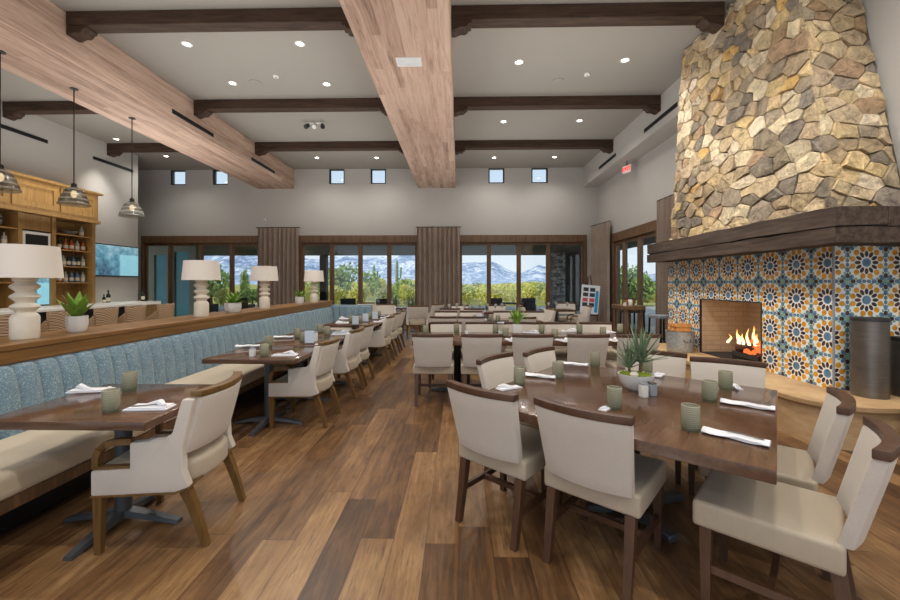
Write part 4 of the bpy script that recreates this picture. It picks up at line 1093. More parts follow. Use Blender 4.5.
MB().lathe([(.08, 0), (.1, .02), (.19, .10), (.185, .105), (.09, .03), (0, .025)], 24, cap=False).build('bowl', 'galv', r)
BO['dark'].put((-9.6, 10.75, .951), 0, 'dark green wine bottle on the back counter beside the shelves', None, scale=(1.15, 1.15, 1.15))
BO['dark'].put((-9.6, 11.95, .951), 0, 'dark green wine bottle on the back counter under the television corner', None, scale=(1.15, 1.15, 1.15))
BO['dark'].put((-9.45, 10.45, .951), 0, 'dark bottle on the back counter touching the cabinet', None, scale=(.9, .9, .8))
# television
tv = thing('mounted_television', 'flat television showing a pale blue picture on the bar wall', 'television', (XL + .003, 0, 0))
MB().box(0, .05, 10.83, 12.37, 1.69, 2.62, .006, 1).build('bezel', 'black', tv)
MB().box(.0505, .052, 10.86, 12.34, 1.72, 2.59).build('screen', 'tv_picture', tv, smooth=False)

# pendant lamps over the bar, hung from the pale beam
def make_pendant():
    r = thing('pendant_lamp', 'x', 'pendant light')
    MB().tube([(0, 0, .36), (0, 0, 1.985)], .009, 6).build('cord', 'black_metal', r)
    MB().lathe([(.215, 0), (.22, .02), (.20, .05), (.196, .09), (.178, .12), (.172, .16), (.145, .2), (.134, .24), (.10, .28), (.05, .31), (.03, .33)], 32, cap=False).build('lamp_shade', 'smoked_glass', r)
    MB().lathe([(.035, .25), (.04, .36), (.02, .38)], 14).build('socket', 'black_metal', r)
    MB().lathe([(.0, .12), (.035, .15), (.045, .19), (.03, .24), (.02, .25)], 14, cap=False).build('bulb', 'warm_bulb', r)
    MB().lathe([(.06, 1.985), (.06, 1.998)], 16).build('canopy', 'iron', r)
    return Proto(r)
DL.put((-9.55, 10.95, ZC - .001), 0, 'round recessed downlight over the television wall', 'recessed ceiling downlights'); add_spot((-9.55, 10.95, ZC - .05), 260, 72)
DL.put((-8.7, 9.2, ZC - .001), 0, 'round recessed downlight over the bottle cabinet', 'recessed ceiling downlights'); add_spot((-8.7, 9.2, ZC - .05), 170, 95)
PEN = make_pendant()
for px, l in ((0, 'smoked glass bell pendant cut off at the picture edge'), (74, 'smoked glass bell pendant in front of the honey wood cabinet'), (132, 'smoked glass bell pendant above the television')):
    x = -6.6; PEN.put((x, x / R(px), 4.83 - 2.0), 0, l, 'glass pendants over the bar')

# ------------------------------------------------------------------ fireplace
FX, FY0, FY1 = 3.79, 4.13, 7.33
ZH = .41
fp = thing('fireplace', 'tall stone chimney fireplace with patterned tile surround and raised hearth', 'fireplace')
XE = XRN - .004
# hearth slab with a rounded corner
R_ = .5; hx, hy = 3.19, 3.55
def hearth_poly(ins):
    pts = [(XE, hy + ins)]
    cx, cy, rr = hx + R_, hy + R_, R_ - ins
    for i in range(13):
        a = -PI / 2 - i * (PI / 2) / 12; pts.append((cx + rr * math.cos(a), cy + rr * math.sin(a)))
    pts += [(hx + ins, 7.33), (XE, 7.33)]
    return pts
hth = MB().prism(hearth_poly(.04), 'z', 0, ZH - .055).build('hearth', 'hearth_stone', fp)
MB().prism(hearth_poly(0), 'z', ZH - .054, ZH, .008, 1).build('hearth_slab', 'hearth_stone', hth)
# tile surround: one front with an opening, one end
FBY0, FBY1, FBZ1 = 5.10, 6.36, 1.24
P_ = .379; ZTOP = 1.87
VOFF = 1.701 / P_ - .5
def quadface(t, uvl, pts, uvs):
    f = t.faces.new([t.verts.new(p) for p in pts])
    for l, q in zip(f.loops, uvs): l[uvl].uv = q
m = MB()
def tile_front(t):
    uvl = t.loops.layers.uv.new('UVMap')
    def q(y0, y1, z0, z1):
        uv = lambda y, z: ((y - FY0) / P_ + .32, z / P_ - VOFF + 20)
        quadface(t, uvl, [(FX, y0, z0), (FX, y0, z1), (FX, y1, z1), (FX, y1, z0)], [uv(y0, z0), uv(y0, z1), uv(y1, z1), uv(y1, z0)])
    q(FY0, FBY0, ZH, ZTOP); q(FBY1, FY1, ZH, ZTOP); q(FBY0, FBY1, FBZ1, ZTOP)
m.bm.loops.layers.uv.new('UVMap'); m._sub(tile_front); m.build('tile_surround', 'tile', fp, smooth=False)
m = MB(); m.bm.loops.layers.uv.new('UVMap')
def tile_end(t):
    uvl = t.loops.layers.uv.new('UVMap'); uv = lambda x, z: (-(x - FX) / P_ + .36, z / P_ - VOFF + 20)
    quadface(t, uvl, [(FX, FY0, ZH), (XE, FY0, ZH), (XE, FY0, ZTOP), (FX, FY0, ZTOP)], [uv(FX, ZH), uv(XE, ZH), uv(XE, ZTOP), uv(FX, ZTOP)])
m._sub(tile_end); m.build('tile_surround', 'tile', fp, smooth=False)
MB().box(FX - .004, FX + .012, FY0 - .004, FY0 + .012, ZH, ZTOP).build('corner_edging', 'grey_block', fp, smooth=False)
# firebox: five inner faces
m = MB(); w = .03; xb = 4.5
m.box(xb, xb + w, FBY0, FBY1, ZH, FBZ1).box(FX + .004, xb, FBY0 - w, FBY0, ZH, FBZ1).box(FX + .004, xb, FBY1, FBY1 + w, ZH, FBZ1)
m.build('firebox_lining', 'firebrick', fp, smooth=False)
MB().box(FX + .004, xb, FBY0, FBY1, FBZ1, FBZ1 + w).build('firebox_top', 'soot', fp, smooth=False)
MB().box(FX + .004, xb, FBY0, FBY1, ZH + .001, ZH + .012).build('firebox_floor', 'soot', fp, smooth=False)
# opening trim
MB().box(FX - .006, FX + .02, FBY0 - .015, FBY0, ZH, FBZ1 + .015).box(FX - .006, FX + .02, FBY1, FBY1 + .015, ZH, FBZ1 + .015).box(FX - .006, FX + .02, FBY0, FBY1, FBZ1, FBZ1 + .015).build('opening_trim', 'iron', fp, smooth=False)
# mantel: heavy split timber wrapping the corner
MX, MY0, MY1, MZ0, MZ1 = 3.45, 3.74, 7.4, 1.867, 2.195
m = MB()
def rough_beam(t, x0, x1, y0, y1, z0, z1, nx, ny, nz, seed, amp=.012):
    # box with subdivided, roughened faces
    def g(i, n): return i / n
    vs = {}
    def V(i, j, k):
        key = (i, j, k)
        if key not in vs:
            p = Vector((x0 + (x1 - x0) * i / nx, y0 + (y1 - y0) * j / ny, z0 + (z1 - z0) * k / nz))
            nn = noise.noise_vector(p * 2.3 + Vector((seed, 0, 0))) * amp + noise.noise_vector(p * 9 + Vector((seed, 3, 0))) * amp * .35
            vs[key] = t.verts.new(p + nn)
        return vs[key]
    for i in range(nx):
        for j in range(ny):
            t.faces.new((V(i, j, 0), V(i, j + 1, 0), V(i + 1, j + 1, 0), V(i + 1, j, 0))); t.faces.new((V(i, j, nz), V(i + 1, j, nz), V(i + 1, j + 1, nz), V(i, j + 1, nz)))
        for k in range(nz):
            t.faces.new((V(i, 0, k), V(i + 1, 0, k), V(i + 1, 0, k + 1), V(i, 0, k + 1))); t.faces.new((V(i, ny, k), V(i, ny, k + 1), V(i + 1, ny, k + 1), V(i + 1, ny, k)))
    for j in range(ny):
        for k in range(nz):
            t.faces.new((V(0, j, k), V(0, j, k + 1), V(0, j + 1, k + 1), V(0, j + 1, k))); t.faces.new((V(nx, j, k), V(nx, j + 1, k), V(nx, j + 1, k + 1), V(nx, j, k + 1)))
m._sub(lambda t: rough_beam(t, MX, 3.92, MY0, MY1, MZ0, MZ0 + .145, 3, 50, 4, 1))
m._sub(lambda t: rough_beam(t, MX - .006, 3.92, MY0 - .004, MY1, MZ0 + .157, MZ1, 3, 50, 4, 5))
m._sub(lambda t: rough_beam(t, 3.92, XE - .02, MY0, 4.2, MZ0, MZ0 + .14, 10, 4, 4, 9))
m._sub(lambda t: rough_beam(t, 3.92, XE - .02, MY0, 4.2, MZ0 + .152, MZ1, 10, 4, 4, 13))
mant = m.build('mantel', 'mantel_wood', fp)
MB().box(MX + .02, XE - .03, MY0 + .02, MY1 - .03, MZ0 + .13, MZ0 + .17).build('mantel_split', 'black', mant, smooth=False)
# stone chimney: individually shaped stones pressed on a core
def cells(W, Hh, size, seed, asp=1.65):
    rr = random.Random(seed); pts = []
    tries = 0
    while tries < 9000:
        tries += 1
        p = (rr.uniform(-.1, W + .1), rr.uniform(-.1, Hh + .1)); s = size * rr.choice((.55, .7, .85, 1, 1, 1.25))
        if all(math.hypot((p[0] - q[0]) / asp, p[1] - q[1]) > (s + q[2]) * .38 for q in pts): pts.append((p[0], p[1], s))
    out = []
    for i, p in enumerate(pts):
        poly = [(-.04, 0), (W + .04, 0), (W + .04, Hh), (-.04, Hh)]
        for q in pts:
            if q is p or abs(q[0] - p[0]) > 3 * size or abs(q[1] - p[1]) > 3 * size: continue
            # weighted bisector
            dx, dy = (q[0] - p[0]) / asp ** 2, (q[1] - p[1])
            wgt = .5 + (p[2] - q[2]) / (p[2] + q[2]) * .25
            mx, my = p[0] + (q[0] - p[0]) * wgt, p[1] + (q[1] - p[1]) * wgt
            new = []
            for a, b in zip(poly, poly[1:] + poly[:1]):
                da = (a[0] - mx) * dx + (a[1] - my) * dy; db = (b[0] - mx) * dx + (b[1] - my) * dy
                if da <= 0: new.append(a)
                if (da < 0 < db) or (db < 0 < da):
                    s = da / (da - db); new.append((a[0] + (b[0] - a[0]) * s, a[1] + (b[1] - a[1]) * s))
            poly = new
            if len(poly) < 3: break
        if len(poly) >= 3: out.append(poly)
    return out
PAL = [(C(178, 158, 130), 6), (C(194, 174, 142), 5), (C(158, 144, 124), 5), (C(204, 180, 138), 4), (C(204, 168, 112), 1), (C(136, 126, 114), 4), (C(212, 196, 168), 4), (C(168, 142, 114), 3)]
PALW = [c for c, n in PAL for _ in range(n)]
def stone_face(t, lay, W, Hh, size, seed, fn, nrm):
    rr = random.Random(seed + 100)
    for poly in cells(W, Hh, size, seed):
        cx = sum(p[0] for p in poly) / len(poly); cy = sum(p[1] for p in poly) / len(poly)
        col = rr.choice(PALW); k = rr.uniform(.92, 1.2); col = (col[0] * k, col[1] * k, col[2] * k * rr.uniform(.92, 1.05), 1)
        # densify and soften outline
        dense = []
        for a, b in zip(poly, poly[1:] + poly[:1]):
            L = math.hypot(b[0] - a[0], b[1] - a[1]); n = max(1, int(L / .09))
            for i in range(n):
                s = i / n; jit = .008
                dense.append((a[0] + (b[0] - a[0]) * s + rr.uniform(-jit, jit), a[1] + (b[1] - a[1]) * s + rr.uniform(-jit, jit)))
        if len(dense) < 3: continue
        rad = max(.05, sum(math.hypot(p[0] - cx, p[1] - cy) for p in dense) / len(dense))
        def sc(p, g):
            d = math.hypot(p[0] - cx, p[1] - cy); f = max(.2, 1 - g / max(d, .03)); return (cx + (p[0] - cx) * f, cy + (p[1] - cy) * f)
        h = rr.uniform(.03, .055); tx, ty = rr.uniform(-.14, .14), rr.uniform(-.14, .14)
        def P3(p, d):
            base = fn(p[0] / W, p[1] / Hh); return base + nrm * d
        rings = [[t.verts.new(P3(sc(p, .005), -.02)) for p in dense],
                 [t.verts.new(P3(sc(p, .006), h * .75 + (p[0] - cx) * tx + (p[1] - cy) * ty)) for p in dense],
                 [t.verts.new(P3(sc(p, .011), h + (p[0] - cx) * tx + (p[1] - cy) * ty + rr.uniform(-.006, .006))) for p in dense]]
        inner = [t.verts.new(P3((cx + (p[0] - cx) * .45, cy + (p[1] - cy) * .45), h + .004 + (p[0] - cx) * tx * .5 + rr.uniform(-.007, .007))) for p in dense]
        rings.append(inner)
        fs = []
        n = len(dense)
        for A, B in zip(rings, rings[1:]):
            for i in range(n): fs.append(t.faces.new((A[i], A[(i + 1) % n], B[(i + 1) % n], B[i])))
        c = t.verts.new(P3((cx, cy), h + .004))
        for i in range(n): fs.append(t.faces.new((inner[i], inner[(i + 1) % n], c)))
        for f in fs:
            for l in f.loops: l[lay] = col
Zb, Zt = MZ1 - .02, ZC - .03
b_near, b_far = Vector((3.83, 4.17, Zb)), Vector((3.83, 7.22, Zb)); t_near, t_far = Vector((3.93, 4.80, Zt)), Vector((3.93, 7.02, Zt))
b_wall, t_wall = Vector((XE - .10, 4.17, Zb)), Vector((XE - .06, 4.80, Zt))
def bil(a, b, c, d): return lambda u, v: (a * (1 - u) + b * u) * (1 - v) + (c * (1 - u) + d * u) * v
ch = MB()
core = [b_near, b_far, Vector((XE, 7.22, Zb)), Vector((XE, 4.17, Zb))], [t_near, t_far, Vector((XE, 7.02, Zt)), Vector((XE, 4.80, Zt))]
def coref(t):
    lo = [t.verts.new(p) for p in core[0]]; hi = [t.verts.new(p) for p in core[1]]
    for i in range(4): t.faces.new((lo[i], lo[(i + 1) % 4], hi[(i + 1) % 4], hi[i]))
    t.faces.new(lo[::-1]); t.faces.new(hi); bmesh.ops.recalc_face_normals(t, faces=t.faces)
chim = MB(); chim._sub(coref); chim = chim.build('chimney', 'mortar', fp, smooth=False)
st = bmesh.new(); lay = st.loops.layers.float_color.new('Col')
stone_face(st, lay, 3.05, 3.35, .245, 11, bil(b_near, b_far, t_near, t_far), Vector((-1, 0, 0)))
stone_face(st, lay, .76, 3.35, .255, 23, bil(b_near, b_wall, t_near, t_wall), Vector((0, -1, 0)))
bmesh.ops.recalc_face_normals(st, faces=st.faces)
me = bpy.data.meshes.new('stone_facing'); st.to_mesh(me); st.free(); me.materials.append(M['stone'])
o = bpy.data.objects.new('stone_facing', me); COL.objects.link(o); o.parent = chim
# fire
fire = thing('log_fire', 'burning logs with bright orange flames in the tiled fireplace', 'fire', (4.02, 5.42, ZH + .013))
MB().box(-.16, .2, -.17, .32, .04, .055).box(-.16, -.14, -.17, .32, 0, .12).box(.18, .2, -.17, .32, 0, .12).build('grate', 'iron', fire, smooth=False)
for i, (p0, p1, rr_) in enumerate((((-.1, -.18, .10), (-.05, .30, .10), .05), ((.06, -.2, .10), (.1, .32, .11), .055), ((-.14, .02, .19), (.16, .12, .20), .045), ((-.15, .25, .16), (.1, -.05, .22), .04))):
    MB().tube([p0, p1], rr_, 9).build('log', 'charred_log', fire)
m = MB()
for i in range(34):
    rr2 = random.Random(i); q_ = rr2.uniform(.6, 1.3); m.lathe([(0, 0), (.034 * q_, .012), (.03 * q_, .04 * q_), (0, .055 * q_)], 6, (rr2.uniform(-.16, -.02), rr2.uniform(-.22, .12), .10 + rr2.uniform(0, .17)), cap=False)
m.build('embers', 'ember', fire)
rf = random.Random(4)
for i, (x, y, h) in enumerate(((-.12, .26, .26), (-.1, .20, .20), (-.12, .05, .30), (-.1, -.02, .36), (-.12, -.1, .24), (0, .1, .3), (-.05, .34, .2), (.02, -.12, .26), (-.16, .38, .16))):
    m = MB()
    def f(t):
        N, S = 8, 8; rings = []; ph = rf.uniform(0, 6)
        for k in range(N + 1):
            u = k / N; rad = .028 * math.sin(PI * (.18 + .82 * u) ** .8) * (1 - .45 * u) + .001
            ox, oy = .02 * math.sin(u * 5 + ph), .03 * math.sin(u * 4 + ph * 2) * u
            rings.append([t.verts.new((x + ox + rad * .6 * math.cos(2 * PI * q / S), y + oy + rad * math.sin(2 * PI * q / S), .22 + h * .8 * u)) for q in range(S)])
        for a, b in zip(rings, rings[1:]):
            for q in range(S): t.faces.new((a[q], a[(q + 1) % S], b[(q + 1) % S], b[q]))
    m._sub(f); m.build('flame', 'flame', fire)
l = bpy.data.lights.new('fire_glow', 'POINT'); l.energy = 3.5; l.color = (1, .72, .46); l.shadow_soft_size = .12
o = bpy.data.objects.new('fire_glow', l); COL.objects.link(o); o.location = (3.98, 5.6, ZH + .5)
# log bucket
r = thing('log_bucket', 'galvanised round bucket heaped with split firewood on the hearth', 'bucket', (3.53, 6.47, ZH + .001))
MB().lathe([(.18, 0), (.19, .012), (.195, .15), (.20, .30), (.205, .32), (.19, .315), (.178, .05), (0, .04)], 30, cap=False).build('bucket_wall', 'galv', r)
for s in (-1, 1): MB().tube([(s * .05, -.2, .2), (s * .04, -.222, .17), (0, -.224, .16)], .006, 6).build('handle', 'iron', r)
gF = 'split logs in the bucket'
rr = random.Random(8)
for i in range(7):
    lay2 = i >= 4
    oy = (-.12 + .08 * i) if not lay2 else (-.08 + .08 * (i - 4))
    Lg = (.12, .15, .15, .12)[i] if not lay2 else .13
    o = MB().prism([(-.036, 0), (.036, 0), (.03, .03), (-.012, .055)], 'x', -Lg, Lg, .005, 1).build('firewood_log', 'firewood')
    o.location = (3.53 + rr.uniform(-.02, .02), 6.47 + oy, ZH + .325 + (.06 if lay2 else 0)); o.rotation_euler = (0, 0, rr.uniform(-.05, .05))
    tag(o, 'split piece of orange-brown firewood heaped in the galvanised bucket', 'firewood', gF)
# metal cylinders beside the hearth
def cyl(loc, rad, h, label):
    r = thing('log_holder', label, 'log holder', loc)
    MB().lathe([(rad, 0), (rad, h), (rad - .006, h), (rad - .006, .02)], 36, cap=False).build('drum', 'steel', r)
    MB().lathe([(rad + .003, h - .03), (rad + .004, h - .015), (rad + .003, h)], 36, cap=False).build('rim', 'iron', r)
cyl((3.945, 3.93, ZH + .001), .134, .75, 'tall dark brushed metal cylinder standing on the hearth against the tiles')
cyl((4.30, 3.92, ZH + .001), .12, .56, 'shorter brushed metal cylinder at the picture edge on the hearth')

# ------------------------------------------------------------------ high tables and easel beyond the fireplace
ht = thing('high_table', 'wooden high table with small bottles on it by the side door', 'table', (3.43, 8.2, 0))
MB().box(-.2, .2, -.35, .35, .97, 1.05, .008, 1).build('tabletop', 'frame_wood', ht)
for a in (-.15, .15):
    for b in (-.27, .27): MB().box(a - .025, a + .025, b - .025, b + .025, 0, .969, .004, 1).build('leg', 'frame_wood', ht)
def small(name, label, cat, x, y, z, prof, mat, top=None):
    r = thing(name, label, cat, (x, y, z))
    MB().lathe(prof, 14).build('vessel', mat, r); MB().lathe([(prof[-1][0] * .8, prof[-1][1]), (prof[-1][0] * .8, prof[-1][1] + .015)], 10).build('lid', 'iron', r)
small('jar', 'small white jar on the high table', 'jar', 3.40, 8.0, 1.051, [(.035, 0), (.04, .01), (.04, .1), (.03, .12)], 'white_ceramic')
small('jar', 'small pale jar on the high table corner beside the green curtain edge', 'jar', 3.28, 7.97, 1.051, [(.03, 0), (.03, .07)], 'label_cream')
r = thing('basket', 'brown woven basket on the high table', 'basket', (3.49, 8.25, 1.051))
MB().lathe([(.08, 0), (.11, .04), (.12, .12), (.11, .12), (.09, .03)], 18, cap=False).build('basket_wall', 'firewood', r)
MB().lathe([(.122, .11), (.124, .12), (.122, .13)], 18, cap=False).build('rim', 'walnut', r)
def bar_stool2(x, y, h, label, seat):
    r = thing('high_stool', label, 'stool', (x, y, 0), .2)
    MB().box(-.2, .2, -.2, .2, h - .07, h, .02, 2).build('seat', seat, r)
    for a in (-.17, .17):
        for b in (-.17, .17): MB().tube([(a * 1.1, b * 1.1, 0), (a, b, h - .07)], .014, square=True).build('leg', 'black_metal', r)
    MB().box(-.18, .18, -.185, -.165, .3, .32).box(-.18, .18, .165, .185, .3, .32).build('footrest', 'black_metal', r)
bar_stool2(4.25, 8.45, .83, 'black metal high stool with a pale seat beside the curtain at the fireplace', 'grey_block')
bar_stool2(3.95, 9.2, .90, 'black metal high stool with a dark red seat beside the side door', 'mantel_wood')
ep = at_y(588.5, 298, 12.6)
r = thing('easel', 'dark wooden easel in the far corner by the curtain', 'easel', (ep.x, 12.6, 0), -.15)
for s in (-1, 1): MB().tube([(s * .3, -.12, 0), (s * .06, .08, 1.75)], .016, square=True).build('leg', 'walnut', r)
MB().tube([(0, .45, 0), (0, .1, 1.7)], .016, square=True).build('leg', 'walnut', r)
MB().box(-.3, .3, -.135, -.05, .49, .52).build('ledge', 'walnut', r)
def poster():
    r = thing('notice_board', 'white notice board with rows of photographs and a blue side band on the easel', 'notice board', (ep.x, 12.6, .53), -.15)
    r.rotation_euler = (-.11, .1, -.15); r.location = (ep.x - .06, 12.40, .56); r.scale = (.9, 1, .9)
    MB().box(-.30, .30, -.01, .01, 0, .98).build('board', 'poster_white', r, smooth=False)
    MB().box(.17, .27, -.013, -.0101, .06, .80).build('side_band', 'poster_blue', r, smooth=False)
    for j, z in enumerate((.76, .58, .40, .24)):
        for x in (-.24, -.02):
            MB().box(x, x + .17, -.013, -.0101, z, z + .13).build('photo_print', 'poster_red' if j == 2 else 'poster_dark', r, smooth=False)
poster()

# ------------------------------------------------------------------ outdoors
struct(MB().box(-26, 26, YB + .26, 27, -.16, -.02).build('ground_terrace', 'terrace', smooth=False))
struct(MB().box(7.01, 26, -6, YB + .26, -.16, -.02).build('ground_side', 'terrace', smooth=False))
def desert(t):
    N = 40; rows = []
    for j in range(N + 1):
        y = 27 + (j / N) ** 1.6 * 330; row = []
        for i in range(N + 1):
            x = (-1 + 2 * i / N) * (60 + y * .95); row.append(t.verts.new((x, y, -.05 + .5 * noise.noise(Vector((x * .05, y * .05, 0))) * min(1, (y - 27) / 20) + max(0, y - 60) * .004)))
        rows.append(row)
    for a, b in zip(rows, rows[1:]):
        for i in range(N): t.faces.new((a[i], a[i + 1], b[i + 1], b[i]))
m = MB(); m._sub(desert); struct(m.build('ground_desert', 'desert'))
# mountains
SKY = [(-60, 262), (60, 256), (140, 254), (200, 250), (232, 249), (270, 253), (300, 258), (320, 259), (345, 254), (365, 257), (382, 257), (400, 251), (415, 253), (440, 263), (462, 263), (487, 262), (493, 261), (503, 267), (514, 272), (521, 273.5), (530, 269), (540, 264.5), (548, 268), (570, 274), (600, 279), (640, 276), (660, 273), (690, 276), (760, 280), (900, 282)]
def sky_y(px):
    for (a, b), (c, d) in zip(SKY, SKY[1:]):
        if a <= px <= c: return b + (d - b) * (px - a) / (c - a)
    return SKY[0][1] if px < SKY[0][0] else SKY[-1][1]
def mount(t):
    D0, D1, NX, NY = 250.0, 420.0, 260, 44
    rows = []
    for j in range(NY + 1):
        v = j / NY; D = D0 + (D1 - D0) * v; row = []
        for i in range(NX + 1):
            px = -60 + 960 * i / NX; x = R(px) * D
            peak = (VY - sky_y(px)) / F * D1
            env = v ** 1.25
            q = Vector((x * .03, D * .03, 0)); n = noise.fractal(q, 1.0, 2.0, 6) * (1 - v) * 9 * min(1, v * 3)
            ridge = abs(noise.noise(Vector((x * .035 + 3, D * .012, 1)))) * 16 * v * (1 - v)
            row.append(t.verts.new((x, D, max(-1.5, peak * env + n - ridge + (H * v) + (noise.noise(Vector((x * .15, 1, 2))) * 1.0 if j == NY else 0)))))
        rows.append(row)
    for a, b in zip(rows, rows[1:]):
        for i in range(NX): t.faces.new((a[i], a[i + 1], b[i + 1], b[i]))
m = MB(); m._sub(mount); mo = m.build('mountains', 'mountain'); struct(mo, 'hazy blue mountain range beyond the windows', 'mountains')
# covered terrace
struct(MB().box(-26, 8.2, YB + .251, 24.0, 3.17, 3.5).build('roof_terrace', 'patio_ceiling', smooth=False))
cpx = at_y(551, 280, 22.0).x
struct(MB().box(cpx, cpx + .78, 22.0, 22.8, -.02, 3.17, .02, 1).build('column_stone', 'column_stone'), 'rubble stone column on the terrace seen through the window', 'column')
struct(MB().box(cpx + .79, cpx + 1.9, 22.2, 22.5, -.02, 3.17).build('wall_terrace', 'dark_wall', smooth=False))
pcx = at_y(324, 280, 23.5).x
struct(MB().box(pcx - .2, pcx + .2, 23.3, 23.7, -.02, 3.17, .02, 1).build('column_terrace', 'dark_wall'), 'dark square post of the terrace roof', 'column')
# neighbouring wing seen through the left doors
wy = 17.5
struct(holes_wall('wall_wing', 'x', wy, wy + .2, -18, at_y(196, 280, wy).x, -.02, 3.17, [(at_y(154, 0, wy).x, at_y(166.5, 0, wy).x, 0, 2.75), (at_y(174, 0, wy).x, at_y(189, 0, wy).x, 0, 2.9)], 'patio_plaster'))
MBx = MB().box(at_y(154, 0, wy).x, at_y(166.5, 0, wy).x, wy + .08, wy + .1, 0, 2.75); o = struct(MBx.build('door_5', 'teal_reflection_pane', smooth=False))
MBx = MB().box(at_y(174, 0, wy).x, at_y(189, 0, wy).x, wy + .08, wy + .1, 0, 2.9); o = struct(MBx.build('door_6', 'teal_reflection_pane', smooth=False))
struct(MB().box(-20, -15.4, 21.0, 21.2, -.02, 3.17).build('wall_wing_rear', 'blue_bottle', smooth=False))

# shrubs, trees, cacti: each its own thing
def shrub_mesh(n, seed, leaf=.07, flat=.75):
    rr = random.Random(seed); bm = bmesh.new()
    lobes = [(Vector((rr.uniform(-.55, .55), rr.uniform(-.55, .55), rr.uniform(.35, .8))), rr.uniform(.3, .5)) for _ in range(7)]
    for i in range(n):
        c, R = rr.choice(lobes)
        d = Vector((rr.gauss(0, 1), rr.gauss(0, 1), rr.gauss(0, 1))).normalized() * R * rr.uniform(.6, 1.05)
        p = c + d; p.z = max(.02, p.z)
        a = Vector((rr.gauss(0, 1), rr.gauss(0, 1), rr.gauss(0, 1) + .6)).normalized(); b = a.cross(Vector((rr.gauss(0, 1), rr.gauss(0, 1), rr.gauss(0, 1)))).normalized()
        s = leaf * rr.uniform(.6, 1.4)
        bm.faces.new([bm.verts.new(p - b * s * .4), bm.verts.new(p + a * s * .6), bm.verts.new(p + b * s * .4), bm.verts.new(p - a * s * .6)])
    me = bpy.data.meshes.new('foliage'); bm.to_mesh(me); bm.free(); return me
def make_shrub(mat, seed, n=1500, leaf=.11):
    r = thing('desert_bush', 'x', 'bush')
    me = shrub_mesh(n, seed, leaf); me.materials.append(M[mat]); o = bpy.data.objects.new('foliage', me); COL.objects.link(o); o.parent = r
    MB().tube([(0, 0, -.1), (.05, .02, .5)], .04, 6).build('stem', 'bark', r)
    return Proto(r)
SH = {'y': make_shrub('yellow_bush', 1), 'g': make_shrub('green_bush', 2), 'r': make_shrub('grey_bush', 3)}
USED = []
def free(x, y, r): return all(math.hypot(x - a, y - b) > r + c for a, b, c in USED)
def shrub(px, y, k, s, h, label, group=None, name=None):
    x = R(px) * y
    while not free(x, y, s * 1.3) and s > .5: s *= .92
    USED.append((x, y, s * 1.3))
    o = SH[k].put((x, y, -.05), px * .7, label, group, scale=(s, s, h))
    return o
rs = random.Random(12)
gY, gr_ = 'yellow-green desert bushes beyond the terrace', 'grey-green desert bushes beyond the terrace'
lY, lR = 'yellow-green desert bush in the brush beyond the terrace', 'grey-green desert bush in the brush beyond the terrace'
for px, y, s, h, l in ((212, 30, 2.0, 2.6, 'tall green desert tree behind the second table lamp'), (245, 33, 1.4, 2.5, 'tall green desert tree in the glass beside the curtain'), (252, 27.5, 1.3, 1.1, 'low green bush below the tree beside the curtain'), (345, 36, 3.0, 2.9, 'tall green mesquite-like tree in front of the mountains'), (322, 38, 2.6, 2.4, 'green tree behind the far table lamp'), (378, 34, 1.9, 1.7, 'rounded green bush near the dark terrace chairs'), (405, 33, 2.0, 1.7, 'dense green bush beside the pier curtain'), (461, 31, 1.0, 1.35, 'dark green bush at the edge of the pier curtain'), (628, 26, 2.0, 2.4, 'green tree outside the side door'), (650, 40, 2.4, 1.5, 'low green bush outside the side door')):
    shrub(px, y, 'g', s, h, l, None)
for px, y, k, l in ((221, 25.5, 'y', 'yellow-green bush below the trees just past the second lamp'), (228, 29, 'y', 'yellow-green bush below the trees behind the fern'), (649, 34, 'y', 'yellow-green bush in the side door glass'), (657, 37, 'y', 'yellow-green bush at the edge of the side door')):
    shrub(px, y, k, 1.6, 1.1, l, None)

for row, (y, s_) in enumerate(((28.6, .95), (31.0, 1.1), (33.8, 1.2), (37.4, 1.5), (42.0, 1.9), (49.0, 2.4))):
    x = -R(250) * 0 + R(292) * y - .3 * row
    while x < R(612) * y:
        s1 = s_ * rs.uniform(.85, 1.1); k = rs.choice('yyyr')
        if free(x + s1, y, s1):
            USED.append((x + s1, y, s1))
            SH[k].put((x + s1, y, -.05), rs.uniform(0, 6), {'y': lY, 'r': lR}[k], {'y': gY, 'r': gr_}[k], scale=(s1 * .93, s1 * .93, (1.05 + .1 * row) * rs.uniform(.9, 1.2) * (1.15 if x / y < -.12 else .95)))
        x += 2 * s1 + .05
# spiky agave plants by the terrace
def out_agave(px, y, label, L):
    r = thing('desert_agave', label, 'plant', (R(px) * y, y, -.03))
    m = MB(); rosette(m, (0, 0, .05), 60, L, .09, .1, 1.45, .15, int(px)); m.build('foliage', 'grey_bush', r)
    MB().lathe([(.12, 0), (.14, .06), (.06, .12)], 10).build('core', 'bark', r)
out_agave(395, 26.2, 'large spiky pale agave by the terrace, beside a dark post-like mullion', .8)
out_agave(411.5, 24.8, 'large spiky pale agave by the terrace, beside the pier curtain', .8)
def saguaro(px, y, h, label):
    r = thing('saguaro_cactus', label, 'cactus', (R(px) * y, y, -.1))
    MB().lathe([(.2, 0), (.22, h * .5), (.2, h * .92), (.1, h)], 12).build('trunk', 'cactus_skin', r)
    MB().tube([(.18, 0, h * .45), (.5, 0, h * .5), (.55, 0, h * .8)], .13, 8).build('arm', 'cactus_skin', r)
saguaro(397, 56, 4.8, 'slim saguaro cactus in front of the mountains near the pier curtain')
saguaro(374, 62, 4.4, 'slim saguaro cactus in front of the mountains, mid window')
